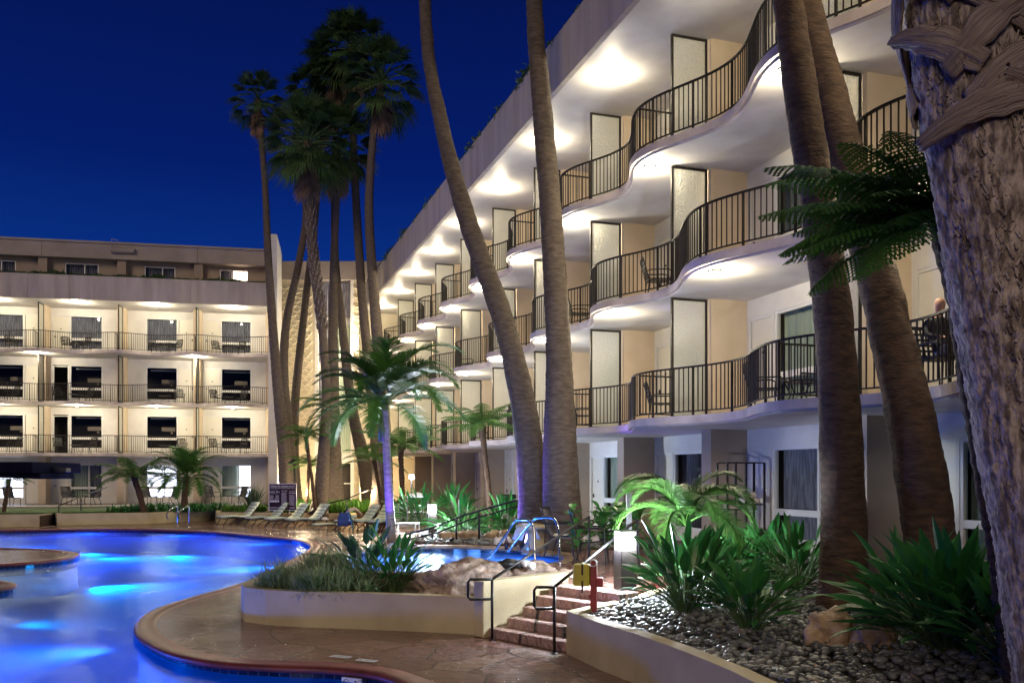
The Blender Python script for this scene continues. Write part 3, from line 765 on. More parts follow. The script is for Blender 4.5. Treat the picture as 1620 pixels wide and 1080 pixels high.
# cheek wall beside the stairs
ck = MB(); A = V((-.52, 13.60, 0)); B = V((.88, 14.95, 0)); d = (B-A).normalized(); nn = V((d.y, -d.x, 0))*.11
i = 0; pts = [A-nn, A+nn, B+nn, B-nn]
ck.prism([(p.x, p.y) for p in reversed([A+nn, A-nn, B-nn, B+nn])], .0, [.92, .92, .82, .82][:4] if 0 else .86)
o = ck.build('low_wall', M['wallplant'], bevel=.02); tag(o, 'cream cheek wall rising on the left side of the stone steps', 'wall')
bedpoly = [(.76, 12.35), (1.12, 11.35), (1.46, 10.6), (1.72, 9.9), (1.95, 9.2), (2.12, 8.6), (2.24, 8.0), (2.38, 6.6), (2.4, 5), (2.45, 3), (3, .5), (6.7, .5), (7.3, 5), (6.8, 9.7), (5.9, 13.3), (4.3, 15.1), (2.5, 14.9), (1.85, 13.75)]
if area(bedpoly) < 0: bedpoly.reverse()
bed = planter('stone_planter', 'long cream planter wall edging the bed of dark river pebbles', bedpoly, .2, .60, .55, M['dirtdark'])
def in_poly(x, y, poly):
    c = False; j = len(poly)-1
    for i in range(len(poly)):
        xi, yi = poly[i]; xj, yj = poly[j]
        if (yi > y) != (yj > y) and x < (xj-xi)*(y-yi)/(yj-yi)+xi: c = not c
        j = i
    return c
def bed_z(x, y): return .55 + min(.16, max(0, (x-1.2)*.05)) + .04*sin(x*2.1+y*1.3)
# river pebbles (uncountable): every pebble a flattened lumpy stone
M['pebble'] = mat('river_pebbles', (.055, .059, .062), (.18, .185, .185), 4, .36, contrast=(.42, .62), spec=.5)
import bmesh
bm = bmesh.new(); bmesh.ops.create_icosphere(bm, subdivisions=2, radius=1); icoV = [v.co.copy() for v in bm.verts]; icoF = [tuple(v.index for v in f.verts) for f in bm.faces]; bm.free()
bm = bmesh.new(); bmesh.ops.create_icosphere(bm, subdivisions=1, radius=1); ico1V = [v.co.copy() for v in bm.verts]; ico1F = [tuple(v.index for v in f.verts) for f in bm.faces]; bm.free()
def pebbles(b, cx, cy, cz, r, rnd, lo=False):
    a = r*rnd.uniform(.8, 1.35); bb = r*rnd.uniform(.65, .95); c = r*rnd.uniform(.45, .7)
    m = Matrix.Translation((cx, cy, cz)) @ Matrix.Rotation(rnd.uniform(0, pi), 4, 'Z') @ Matrix.Rotation(rnd.uniform(-.28, .28), 4, 'X') @ Matrix.Rotation(rnd.uniform(-.25, .25), 4, 'Y') @ Matrix.Diagonal((a, bb, c, 1))
    i = len(b.v); vs, fs = (ico1V, ico1F) if lo else (icoV, icoF)
    b.v += [tuple(m @ v) for v in vs]; b.f += [tuple(i+q for q in f) for f in fs]; b.m += [0]*len(fs)
rnd = random.Random(5); b = MB(); cnt = 0
inner = offset_loop(bedpoly, -.24)
y = .8
while y < 15.0:
    step = .094 + .0008*y
    x = .6
    while x < 7.4:
        xx = x + rnd.uniform(-.55, .55)*step; yy = y + rnd.uniform(-.6, .6)*step
        if in_poly(xx, yy, inner) and abs(xx/yy) < .62:
            pebbles(b, xx, yy, bed_z(xx, yy)+rnd.uniform(-.012, .026), step*.54*rnd.uniform(.55, 1.3), rnd, lo=(yy > 12.8)); cnt += 1
        x += step*1.0
    y += step*.92
tag(b.build('river_pebbles', M['pebble'], smooth=True), 'bed of smooth dark grey river pebbles under the strelitzia and palms', 'pebbles', kind='stuff')
rnd = random.Random(9); b = MB()
zone2 = [(-2.6, 23.1), (2.6, 20.9), (4.0, 21.8), (2.6, 26), (.6, 31), (-2.9, 31), (-2.7, 25)]
b2 = MB(); b2.prism(zone2, UZ-.0, UZ+.03, bottom=False); tag(b2.build('planting_bed', M['soil']), kind='structure')
for _ in range(2600):
    x = rnd.uniform(-3, 4); y = rnd.uniform(21, 30)
    if in_poly(x, y, zone2): pebbles(b, x, y, UZ+.05, .06*rnd.uniform(.8, 1.4), rnd, lo=True)
tag(b.build('river_pebbles', M['pebble'], smooth=True), 'darker pebbles on the slope behind the spa and ramp rail', 'pebbles', kind='stuff')

# stairs: five risers, climbing away to the right
st = thing('stone_steps', 'flight of five reddish flagstone steps between the two cream walls', 'steps')
dn = V((.7071, .7071, 0)); L0 = V((-.26, 13.50, 0)); R0 = V((.80, 12.42, 0))
for k in range(5):
    z0 = .14*k; z1 = .14*(k+1); ext = .34
    off = dn*(.30*k); la = max(0, (2-k))*.0
    A = L0+off; B = R0+off; D = L0+dn*1.62; C = R0+dn*1.62
    sd = (B-A).normalized()
    A = A - sd*(.18 if k == 0 else (.04 if k == 1 else 0)); 
    if k >= 1: B = B
    s = MB(); s.prism([(p.x, p.y) for p in ([A, B, C, D])], 0.002, z1 if k < 4 else UZ+.003, bottom=False)
    s.build('step', M['stair'], st, bevel=.015)

def rail(name, label, path, rad=.022, posts=(), m='iron', cat='handrail', loop=None, extra=None, group=None):
    t = thing(name, label, cat, group=group)
    b = MB(); b.tube(path, rad, 8); b.build('top_rail', M[m], t, smooth=True)
    if loop: b = MB(); b.tube(loop, rad, 8); b.build('end_loop', M[m], t, smooth=True)
    for p0, p1 in posts:
        b = MB(); b.tube([p0, p1], rad, 8); b.lathe([(.05, 0), (.05, .012), (.024, .018)], p0, 10); b.build('post', M[m], t, smooth=True)
    if extra:
        for e in extra: b = MB(); b.tube(e, rad*.8, 8); b.build('lower_rail', M[m], t, smooth=True)
    return t
a0 = V((-.30, 13.35, 0)); a1 = a0+V((0, 0, .92)); lp = V((-.33, -.02, 0))
u0 = Q(932, 888, 17.0); u0.z = UZ; u1 = Q(932, 817, 17.0)
rail('stair_handrail', 'black handrail left of the steps with its square end loop before the boulder', [a1, u1], posts=[(a0, a1), (u0, u1)],
     loop=[a1, a1+lp, a1+lp+V((-.03, 0, -.04)), a1+lp+V((-.03, 0, -.26)), a1+lp+V((0, 0, -.30)), a1+V((0, 0, -.30))])
b0 = V((.59, 12.35, 0)); b1 = b0+V((0, 0, .93)); lp = V((-.25, -.02, 0))
w0 = V((2.25, 15.6, UZ)); w1 = Q(1008, 822, 15.6)
rail('stair_handrail', 'black handrail on the right of the steps ending beside the lit bollard', [b1, w1], posts=[(b0, b1), (w0, w1)],
     loop=[b1, b1+lp, b1+lp+V((-.03, 0, -.04)), b1+lp+V((-.03, 0, -.26)), b1+lp+V((0, 0, -.30)), b1+V((0, 0, -.30))])
# ramp rail behind the spa
r1 = [Q(640, 845, 24.3), Q(683, 835, 24.0), Q(735, 814, 23.6), Q(820, 790, 23.2), Q(845, 788, 23.1), Q(880, 788, 23.0)]
pp = []
for (px, py, pb) in ((684, 836, 856), (722, 820, 846), (758, 812, 850), (820, 790, 848)):
    top = Q(px, py, 23.6); pp.append((V((top.x, top.y, UZ)), top))
rail('ramp_handrail', 'black double handrail sloping down behind the blue spa', r1, posts=pp, rad=.028,
     extra=[[p - V((0, 0, .14)) + V((.12, .2, 0)) for p in r1]])
rail('ramp_handrail', 'thin black handrail slanting across the green ground cover by the palms', [Q(500, 800, 43.6), Q(548, 789, 43.8), Q(600, 768, 44.2)], rad=.03,
     posts=[(V((*Q(548, 789, 43.8).xy, .5)), Q(548, 789, 43.8)), (V((*Q(600, 768, 44.2).xy, .5)), Q(600, 768, 44.2))])
rail('garden_handrail', 'black handrail leading up from the far deck to the left patio', [Q(93, 805, 43.8), Q(93, 800, 43.8), Q(128, 785, 46), Q(170, 770, 49)], rad=.03,
     posts=[(V((*Q(93, 800, 43.8).xy, 0)), Q(93, 800, 43.8)), (V((*Q(128, 785, 46).xy, .5)), Q(128, 785, 46))])
# spa ladder grab rails
def grab(name, label, feet, hgt, rad, tops, m='chrome', cat='pool ladder rail', group=None):
    t = thing(name, label, cat, group=group)
    b = MB(); b.tube(smooth_line(tops, 5), rad, 10); b.build('bent_rail', M[m], t, smooth=True)
    b = MB(); b.lathe([(rad*2.4, 0), (rad*2.4, .015), (rad*1.1, .03)], feet, 12); b.build('base_flange', M[m], t, smooth=True)
def hoop(pxs, d0, d1):
    n = len(pxs); return [Q(px, py, d0+(d1-d0)*k/(n-1)) for k, (px, py) in enumerate(pxs)]
h1 = hoop([(773, 884), (793, 856), (810, 830), (816, 823), (826, 822), (838, 824), (845, 838), (846, 862), (847, 893)], 18.3, 17.6)
h2 = hoop([(803, 873), (824, 845), (842, 824), (850, 819), (862, 818), (876, 820), (883, 834), (885, 860), (886, 894)], 18.9, 17.5)
grab('spa_grab_rail', 'bent steel grab rail of the spa, the left one of the pair', (h1[-1].x, h1[-1].y, UZ), 1, .026, h1)
grab('spa_grab_rail', 'bent steel grab rail of the spa, the right one beside the patio chairs', (h2[-1].x, h2[-1].y, UZ), 1, .026, h2)
for px, lab in ((266, 'curved steel pool ladder rail on the far deck, left one'), (284, 'curved steel pool ladder rail on the far deck, right one')):
    d = 42.2
    tp = [Q(px, 822, d-1), Q(px-2, 813, d-.8), Q(px+4, 805, d-.5), Q(px+14, 800, d), Q(px+15, 803, d), Q(px+15, 830, d)]
    grab('pool_ladder_rail', lab, (tp[-1].x, d, 0), 1, .035, tp)

# far garden terraces ---------------------------------------------------
wl = [P(0, 833.7), P(62, 833), P(68, 832), P(87, 829), P(90, 831), P(234, 828.5), P(340, 822.5), P(343, 827.5), P(540, 830), P(612, 824), P(640, 818)]
xs = [-45, wl[0].x] + [p.x for p in wl[1:]]
front = [(-45, 42.0)] + [(p.x, p.y) for p in wl]
tz = .58
gpoly = front + [(-5.2, 60), (-45, 60)]
if area(gpoly) < 0: gpoly.reverse()
b = MB(); b.prism([(x, y+.05) if y < 55 else (x, y) for x, y in gpoly], 0, tz-.07, bottom=False); tag(b.build('garden_ground', M['soil']), kind='structure')
def lowwall(label, pts, h, th=.22):
    b = MB(); n = len(pts); 
    for k in range(n-1):
        a = V((*pts[k], 0)); c = V((*pts[k+1], 0)); d = (c-a).normalized(); nn = V((-d.y, d.x, 0))*th
        b.prism([(q.x, q.y) for q in (a, c, c+nn, a+nn)], 0.003, h - .002*k, bottom=False)
    return tag(b.build('garden_wall', M['wallplant']), label, 'garden wall')
fr = [(p.x, p.y) for p in wl]
lowwall('cream garden wall at the far left below the lawn', [(-45, 42)] + fr[0:3], tz+.02)
lowwall('short return of the cream garden wall between lawn and fern bed', fr[2:4], tz-.01)
lowwall('cream garden wall below the ferns, left of the ladder rails', fr[3:7], tz)
lowwall('cream garden wall behind the row of sun loungers', [fr[6]] + fr[7:], tz-.02)
b = MB(); b.prism([(-45, 42.4), (-23.2, 43.4), (-22.6, 44.2), (-21, 45.2), (-19, 47.5), (-17.5, 50.8), (-45, 45.6)], tz-.06, tz+.03, bottom=False)
lawn = tag(b.build('lawn', M['grass']), kind='structure')
b = MB(); b.prism([(-45, 45.6), (-15, 51.4), (-15, 58), (-45, 53)], tz-.06, GZ, bottom=False); tag(b.build('patio', M['concretepad']), kind='structure')
# ================================================================ VEGETATION
M['trunk'] = mat('palm_trunk_bark', (.15, .115, .085), (.065, .048, .036), 5, .85, bump=1, bscale=10, stretch=(1, 1, 3.4), detail=8, contrast=(.3, .7))
M['trunkdk'] = mat('dark_palm_bark', (.13, .078, .045), (.045, .026, .017), 5, .85, bump=1.0, bscale=13, stretch=(1, 1, 3), detail=8, contrast=(.3, .7))
M['shag'] = mat('leaf_base_bark', (.24, .20, .18), (.07, .05, .045), 12, .85, bump=1, bscale=14, contrast=(.4, .6))
M['fern_trunk'] = mat('fern_trunk_fibre', (.035, .02, .013), (.10, .055, .03), 16, .95, bump=1, bscale=24)
M['ringtrunk'] = mat('ringed_palm_stem', (.30, .28, .27), (.17, .16, .15), 4, .55, bump=.5, bscale=5, stretch=(1, 1, 5))
M['fan'] = leafmat('fan_palm_leaf', (.045, .11, .035), (.09, .16, .05), .45, 1.0)
M['fandead'] = leafmat('dead_fan_skirt', (.30, .20, .14), (.16, .11, .08), .8, 1.5, .1)
M['feather'] = leafmat('feather_palm_leaf', (.028, .095, .018), (.06, .15, .025), .35, 2.0)
M['fern'] = leafmat('tree_fern_leaf', (.05, .13, .025), (.09, .20, .04), .55, 2.0, .35)
M['ferndk'] = leafmat('shaded_fern_leaf', (.04, .12, .025), (.07, .17, .03), .55, 2.0, .3)
M['strel'] = leafmat('strelitzia_leaf', (.02, .12, .028), (.055, .20, .045), .32, 1.3, .15)
M['strelblue'] = leafmat('grey_green_leaf', (.03, .08, .045), (.05, .12, .07), .3, 1.3, .15)
M['stalk'] = mat('green_stalk', (.05, .10, .03), (.07, .13, .04), 3, .4)
M['fig'] = leafmat('fig_leaf', (.03, .13, .03), (.07, .22, .045), .25, 4, .2)
M['cover'] = leafmat('ground_cover_leaf', (.05, .15, .02), (.12, .27, .04), .4, 1.2, .25)
M['lirio'] = leafmat('striped_grass_leaf', (.10, .20, .06), (.42, .50, .28), .4, 9, .2)
M['phor'] = leafmat('flax_leaf', (.03, .055, .035), (.06, .09, .06), .35, 2, .1)
UP = V((0, 0, 1))

def curve(base, az, el, length, droop, n, side=0.0):
    """points of a stalk leaving at elevation el and bending down"""
    pts = [V(base)]; e = el; a = az; st = length/n
    for k in range(n):
        pts.append(pts[-1] + V((cos(a)*cos(e), sin(a)*cos(e), sin(e)))*st)
        e -= droop/n * (0.5 + 1.0*k/n); a += side/n
    return pts
def frond(b, base, az, el, L, droop, nl, ll, lw, rnd, ldroop=.5, sweep=.6, start=.18, rad=.012, n=12, taper=True, up=.25, seg=2):
    pts = curve(base, az, el, L, droop, n, rnd.uniform(-.3, .3))
    b.tube(pts, [rad*(1-.8*k/n) for k in range(n+1)], 4, cap=False)
    for j in range(nl):
        t = start + (1-start)*(j+.5)/nl
        f = t*n; k = min(n-1, int(f)); p = pts[k].lerp(pts[k+1], f-k); d = (pts[k+1]-pts[k]).normalized()
        s = d.cross(UP)
        if s.length < .05: s = V((-sin(az), cos(az), 0))
        s.normalize(); u = s.cross(d)
        tt = (t-start)/(1-start)
        l = ll*(sin(pi*min(1, .12+.88*tt)**.75)*.85+.15) if taper else ll*(1-tt*.8)
        for sg in (-1, 1):
            dr = (s*sg + d*(sweep+.5*tt) + u*(up+rnd.uniform(-.1, .1))).normalized()
            wv = d*lw*.5
            q = p; prevL, prevR = p-wv*.6, p+wv*.6; D = dr; sl = l*rnd.uniform(.88, 1.05)/seg
            for g in range(seg):
                q = q + D*sl; D = (D - UP*ldroop*(.6+.4*g)/seg*1.6).normalized()
                w2 = wv*(1-(g+1)/seg)*.9 if seg > 1 else wv*.1
                b.quad(prevL, prevR, q+w2, q-w2) if g < seg-1 else b.tri(prevL, prevR, q)
                prevL, prevR = q-w2, q+w2
def fernfrond(b, base, az, el, L, droop, npin, pl, rnd, n=10, rad=.01, sub=7):
    """bipinnate frond: side pinnae that are themselves toothed"""
    pts = curve(base, az, el, L, droop, n, rnd.uniform(-.2, .2))
    b.tube(pts, [rad*(1-.85*k/n) for k in range(n+1)], 4, cap=False)
    for j in range(npin):
        t = .12+.88*(j+.5)/npin; f = t*n; k = min(n-1, int(f)); p = pts[k].lerp(pts[k+1], f-k); d = (pts[k+1]-pts[k]).normalized()
        s = d.cross(UP); s = s.normalized() if s.length > .05 else V((-sin(az), cos(az), 0)); u = s.cross(d)
        l = pl*(sin(pi*(.15+.83*t))**.8)
        for sg in (-1, 1):
            dr = (s*sg + d*.35 + u*rnd.uniform(-.15, .05)).normalized()
            q = p; D = dr; st = l/sub
            for g in range(sub):
                q2 = q + D*st; D = (D - UP*.10).normalized()
                sp = L/npin*.62; ww = d*(sp*(1-.55*g/sub)); w5 = ww*.42
                b.quad(q-w5, q+w5, q2+w5*.9, q2-w5*.9)
                b.tri(q, q2, q2*.55+q*.45+ww*1.15); b.tri(q, q2, q2*.55+q*.45-ww*1.15)
                q = q2
def fan(b, base, az, el, pet, rad, n, rnd, droop=.35, spread=2.3):
    p = curve(base, az, el, pet, .35, 3)
    b.tube(p, [.03, .022, .018, .014], 4, cap=False)
    c = p[-1]; d = (p[-1]-p[-2]).normalized(); s = d.cross(UP)
    if s.length < .05: s = V((-sin(az), cos(az), 0))
    s.normalize(); u = s.cross(d)
    for k in range(n):
        a = -spread/2 + spread*(k+.5)/n + rnd.uniform(-.03, .03); aw = spread/n*.5
        l = rad*(1-.22*abs(a)/(spread/2))*rnd.uniform(.88, 1.06)
        D = d*cos(a)+s*sin(a) + u*(.10*abs(a))
        L0 = d*cos(a-aw)+s*sin(a-aw); R0 = d*cos(a+aw)+s*sin(a+aw)
        m1 = c + D*l*.55 - UP*droop*l*.08
        a1 = c + L0*l*.55 - UP*droop*l*.08; a2 = c+R0*l*.55 - UP*droop*l*.08
        b.tri(c, a1, m1 + u*.02); b.tri(c, m1 + u*.02, a2)
        tip = c + D*l*.95 - UP*droop*l*(.30+rnd.uniform(0, .22))
        b.tri(a1, a2, tip)
def trunk_mesh(path, rad, n=14, ring=.0, rnd=None, rough=.0, ringstep=.12, sub=10):
    pts = smooth_line(path, sub)
    m = len(pts)-1; rr = []
    for k in range(m+1):
        f = k/m*(len(rad)-1); i = min(len(rad)-2, int(f)); rr.append(rad[i]*(1-(f-i))+rad[i+1]*(f-i))
    # resample finely for rings
    b = MB(); dist = 0; P2 = []; R2 = []
    for k in range(m):
        seg = (pts[k+1]-pts[k]).length; q = max(1, int(seg/ringstep))
        for j in range(q):
            t = j/q; P2.append(pts[k].lerp(pts[k+1], t)); R2.append((rr[k]*(1-t)+rr[k+1]*t)*(1+ring*((len(P2) % 2)-.5)*2))
    P2.append(pts[-1]); R2.append(rr[-1])
    R2 = [r*(1+.32*math.exp(-(p-P2[0]).length/.28)*(1 if rad[0] > .25 else 0))*(1+.035*noise.noise(V((p.z*1.7, rad[0]*31, 0)))) for p, r in zip(P2, R2)]
    b.tube(P2, R2, n)
    if rough:
        for i, v in enumerate(b.v):
            v = V(v); nn = noise.noise(V((v.x*5, v.y*5, v.z*3)))*rough + noise.noise(V((v.x*16, v.y*16, v.z*14)))*rough*.45
            c = P2[min(len(P2)-1, i//n)]; dd = (v-c); b.v[i] = tuple(c+dd*(1+nn/max(.05, dd.length)*.5)) if dd.length > 1e-4 else tuple(v)
    return b, P2

def crown_mesh(seed, rad=1.0, nf=46, drop=-.9, dead=26):
    rnd = random.Random(seed); b = MB(); k = 0
    for i in range(nf):
        t = i/nf; el = 1.45 - 2.25*t**.9; az = i*2.39996 + rnd.uniform(-.2, .2)
        fan(b, (0, 0, .1-.25*t), az, el+rnd.uniform(-.12, .12), rad*rnd.uniform(.75, 1.0), rad*rnd.uniform(.85, 1.05), 15, rnd, droop=.45+.5*t)
    d = MB()
    for i in range(dead):
        az = i*2.4+rnd.uniform(-.3, .3); el = -1.0-.45*rnd.random()
        fan(d, (.0, 0, -.15-.9*rad*rnd.random()), az, el, rad*.35, rad*.85, 8, rnd, droop=.4, spread=1.5)
    return b.mesh('crown', M['fan']), d.mesh('dead_skirt', M['fandead'])
CR = [crown_mesh(11, 1.18, 46, dead=26), crown_mesh(12, 1.25, 50, dead=44), crown_mesh(13, 1.08, 38)]

def fan_palm(label, path, rad, crown=0, cscale=1.0, skirt=True, group='fan palms in the far cluster', matn='trunk', n=12, ring=.02, shag=None, rot=0, rough=0, ringstep=.16):
    base = V(path[0]); t = thing('fan_palm', label, 'palm tree', base, 0, group)
    loc = [V(p)-base for p in path]
    b, pts = trunk_mesh(loc, rad, n, ring, ringstep=ringstep, rough=rough); b.build('trunk', M[matn], t, smooth=True)
    if crown is not None:
        c = bpy.data.objects.new('crown', CR[crown][0]); col.objects.link(c); c.parent = t; c.location = loc[-1]; c.scale = (cscale,)*3; c.rotation_euler = (0, 0, rot)
        if skirt:
            c = bpy.data.objects.new('dead_skirt', CR[crown][1]); col.objects.link(c); c.parent = t; c.location = loc[-1]; c.scale = (cscale,)*3; c.rotation_euler = (0, 0, rot)
    if shag:
        rnd = random.Random(3); s = MB(); a, z = shag
        for i in range(int(220)):
            f = a + (z-a)*i/220; k = int(f*(len(pts)-1)); p = pts[k]; az = i*2.39996; dd = V((cos(az), sin(az), 0)); r = rad[-1]*1.0
            q = p+dd*r; tip = q + dd*.13 + UP*.22; s.tube([q - UP*.10, q+dd*.035, tip-dd*.04], [.06, .05, .015], 4)
        s.build('leaf_bases', M['shag'], t)
    return t
# the far cluster, drawn at its own depth -------------------------------
D0 = 45.5
def pth(pxs, d0=D0, d1=None, zb=.5):
    d1 = d0 if d1 is None else d1; n = len(pxs)
    out = [Q(px, py, d0+(d1-d0)*k/(n-1)) for k, (px, py) in enumerate(pxs)]
    out[0].z = zb; return out
fan_palm('slender palm at the left of the cluster with a yellowish ragged crown', pth([(456, 800), (450, 720), (438, 600), (425, 420), (419, 290), (408, 158)], 46.5), [.50, .33, .26, .20, .16, .15], 2, .92, rot=1)
fan_palm('palm with a shaggy upper trunk of old leaf bases in the middle of the cluster', pth([(504, 803), (512, 720), (516, 620), (508, 500), (494, 390), (487, 225)], 44), [.42, .30, .22, .20, .22, .21], 1, 1.2, shag=(.48, .93), rot=2)
fan_palm('straight thick-based palm right of the shaggy trunk', pth([(532, 803), (528, 700), (527, 560), (528, 420), (532, 320), (534, 232)], 46), [.46, .36, .27, .20, .18, .16], 1, 1.1, rot=.4)
fan_palm('thin palm trunk curving behind the shaggy one, left side', pth([(462, 803), (456, 690), (449, 600), (453, 510), (472, 420), (484, 330), (470, 215)], 48.5), [.42, .30, .24, .2, .18, .16], 0, 1.0, rot=3)
fan_palm('palm leaning right from the pale corner wall, its crown behind the others', pth([(468, 803), (464, 720), (468, 620), (484, 470), (500, 330), (507, 150)], 50), [.42, .32, .24, .2, .18, .16], 1, 1.1, rot=4)
fan_palm('tallest palm of the cluster with a drooping brown skirt', pth([(604, 803), (597, 720), (588, 620), (573, 470), (560, 250), (557, 78)], 47), [.45, .34, .28, .24, .2, .18], 1, 1.08, rot=5)
fan_palm('pale-trunked palm at the right of the cluster', pth([(604, 812), (606, 720), (604, 620), (592, 470), (584, 330), (592, 200), (604, 128)], 44.5), [.62, .46, .34, .26, .22, .18, .17], 0, 1.22, rot=6)
fan_palm('palm whose leaning trunk meets the scalloped panel, crown at the top left of the cluster', pth([(588, 803), (576, 730), (556, 640), (540, 500), (530, 400), (530, 250), (533, 100)], 48), [.5, .38, .28, .22, .2, .18, .16], 0, 1.15, rot=7)
# two great trunks beyond the spa
fan_palm('big palm trunk bending left above the spa, purple at its foot', [V((.62, 22.0, UZ))] + [Q(px, py, d) for px, py, d in ((836, 690, 22), (800, 520, 22.2), (740, 350, 22.5), (697, 190, 22.8), (673, 20, 23), (664, -420, 23.2))],
         [.46, .34, .275, .24, .185, .158, .15], 1, 1.2, group='tall palms by the spa', n=20, ring=.012, rough=.03, ringstep=.1)
fan_palm('big upright palm trunk beside the patio chairs, purple at its foot', [V((1.22, 21.2, UZ))] + [Q(px, py, d) for px, py, d in ((886, 700, 21.2), (884, 560, 21.2), (873, 360, 21.4), (856, 150, 21.6), (845, 0, 21.8), (832, -450, 22))],
         [.52, .40, .31, .27, .24, .205, .20], 1, 1.2, group='tall palms by the spa', n=20, ring=.012, rough=.03, ringstep=.1)
# foreground trunks on the pebble bed
fan_palm('straight brown palm trunk rising from the pebbles behind the tan rocks', [V((4.56, 12.15, .5))] + [Q(px, py, d) for px, py, d in ((1333, 760, 12.2), (1318, 500, 12.3), (1283, 250, 12.4), (1247, 0, 12.5), (1215, -300, 12.6), (1195, -520, 12.7))],
         [.34, .29, .26, .24, .21, .19, .17], 1, 1.25, group='foreground palms', matn='trunkdk', n=32, ring=.006, rough=.035, ringstep=.06)
fan_palm('palm trunk leaning left across the ground floor doors behind the dark strelitzia', [V((5.75, 11.9, .5))] + [Q(px, py, d) for px, py, d in ((1452, 720, 12.0), (1412, 540, 12.5), (1368, 360, 13), (1310, 150, 13.4), (1265, -20, 13.6), (1225, -250, 13.8), (1200, -500, 14))],
         [.36, .32, .29, .28, .27, .25, .22, .18], 0, 1.2, group='foreground palms', matn='trunkdk', n=32, ring=.006, rough=.05, ringstep=.06)

# the huge near trunk ------------------------------------------------------
T = thing('fan_palm', 'huge rough grey palm trunk at the right edge with peeling leaf bases near its top', 'palm tree', (3.32, 4.9, .5), 0, 'foreground palms')
pth1 = [V((3.32, 4.9, .5)), V((3.16, 4.9, 1.7)), V((2.94, 4.9, 2.9)), V((2.72, 4.88, 3.9)), V((2.47, 4.86, 5.1)), V((2.3, 4.85, 6.4))]
loc = [p-pth1[0] for p in pth1]
pts = smooth_line(loc, 26); b = MB(); n = 110; rr = [.40, .385, .36, .335, .30, .27]
m = len(pts)-1; PR = []
for k in range(m+1):
    f = k/m*5; i = min(4, int(f)); PR.append(rr[i]*(1-(f-i))+rr[i+1]*(f-i))
P2 = []; R2 = []
for k in range(m):
    for j in range(5): P2.append(pts[k].lerp(pts[k+1], j/5)); R2.append(PR[k]*(1-j/5)+PR[k+1]*j/5)
P2.append(pts[-1]); R2.append(PR[-1])
b.tube(P2, R2, n)
for i, v in enumerate(b.v):
    k = i//n; c = P2[k]; d = V(v)-c; th = (i % n)/n*2*pi; z = c.z
    w1 = noise.noise(V((cos(th)*3.5, sin(th)*3.5, z*1.6)))*.022
    w2 = abs(noise.noise(V((cos(th)*20+z*6, sin(th)*20, z*7.0+3)))) * -.022
    w3 = abs(noise.noise(V((cos(th)*14+7-z*8, sin(th)*14, z*18))))*-.014
    rg = ((z*9+noise.noise(V((cos(th)*2, sin(th)*2, z)))*.9) % 1.0)*.008
    b.v[i] = tuple(c + d.normalized()*(d.length + w1+w2+w3+rg))
M['bigbark'] = mat('rough_grey_bark', (.50, .42, .37), (.13, .10, .085), 26, .85, bump=1.0, bscale=30, stretch=(1, 1, .28), detail=9, contrast=(.38, .60))
b.build('trunk', M['bigbark'], T, smooth=True)
# fibrous splinters in a basket weave on the bark
rnd = random.Random(4); s = MB()
for i in range(5200):
    f = rnd.random()**.8; k = int(f*(len(P2)-1)); c = P2[k]; th = rnd.uniform(-pi*.98, .35*pi) ; d = V((cos(th), sin(th), 0)); tg = V((-sin(th), cos(th), 0))
    r = R2[k]; q = c+d*(r+.002); sgn = 1 if rnd.random() < .5 else -1
    L2 = rnd.uniform(.03, .075); dr = (UP*rnd.uniform(.6, 1) + tg*sgn*rnd.uniform(.1, .55)).normalized(); wd = rnd.uniform(.003, .0085)
    side = dr.cross(d).normalized()*wd; tip = q+dr*L2+d*rnd.uniform(.002, .010)
    s.quad(q-side, q+side, tip+side*.4, tip-side*.4); s.tri(q-side-d*.01, q-side, tip-side*.4); s.tri(q+side, q+side-d*.01, tip+side*.4)
s.build('bark_fibres', M['bigbark'], T)
# split leaf bases wrapping the upper trunk
M['boot'] = mat('split_leaf_base', (.46, .38, .35), (.14, .10, .08), 4, .7, bump=.8, bscale=9, stretch=(1, 1, 1), detail=8, contrast=(.3, .7))
def boot(th0, th1, z0, z1, w, lift, seed):
    rnd = random.Random(seed); n = 30; rowsN = 15; vs = []; uv = []
    for k in range(n+1):
        t = k/n; th = th0+(th1-th0)*t; z = z0+(z1-z0)*t + .04*sin(pi*t)
        kk = min(range(0, len(P2), 2), key=lambda q: abs(P2[q].z-z)); c = P2[kk]; r = R2[kk]
        off = .012+lift*t**2.4; ww = w*(1-.66*t**1.5)*(1.25-.25*cos(pi*min(1, t*2)))
        d = V((cos(th), sin(th), 0)); slope = V((-sin(th)*(th1-th0)*r, cos(th)*(th1-th0)*r, z1-z0)).normalized(); acr = d.cross(slope).normalized()
        for j in range(rowsN):
            v = (j/(rowsN-1)-.5)
            groove = noise.noise(V((v*26, t*2.0, seed)))*.007 + noise.noise(V((v*7, t*3.0, seed+9)))*.014
            rag = slope*(.05*noise.noise(V((v*13, seed, 3))) if k > n-3 else 0) + acr*(.016*noise.noise(V((t*11, seed, v)))*abs(2*v))
            vs.append(V((c.x, c.y, z)) + d*(r+off+.032*(1-(2*v)**2)+groove) + acr*v*ww + rag); uv.append((t, v+.5))
    fs = [(k*rowsN+j, (k+1)*rowsN+j, (k+1)*rowsN+j+1, k*rowsN+j+1) for k in range(n) for j in range(rowsN-1)]
    me = bpy.data.meshes.new('leaf_base'); me.from_pydata([tuple(q) for q in vs], [], fs); me.materials.append(M['boot'])
    me.polygons.foreach_set('use_smooth', [True]*len(fs)); l = me.uv_layers.new(name='UVMap'); l.data.foreach_set('uv', [q for f in fs for i in f for q in uv[i]])
    o = bpy.data.objects.new('leaf_base', me); col.objects.link(o); o.parent = T
    sm = o.modifiers.new('s', 'SOLIDIFY'); sm.thickness = .016; return o
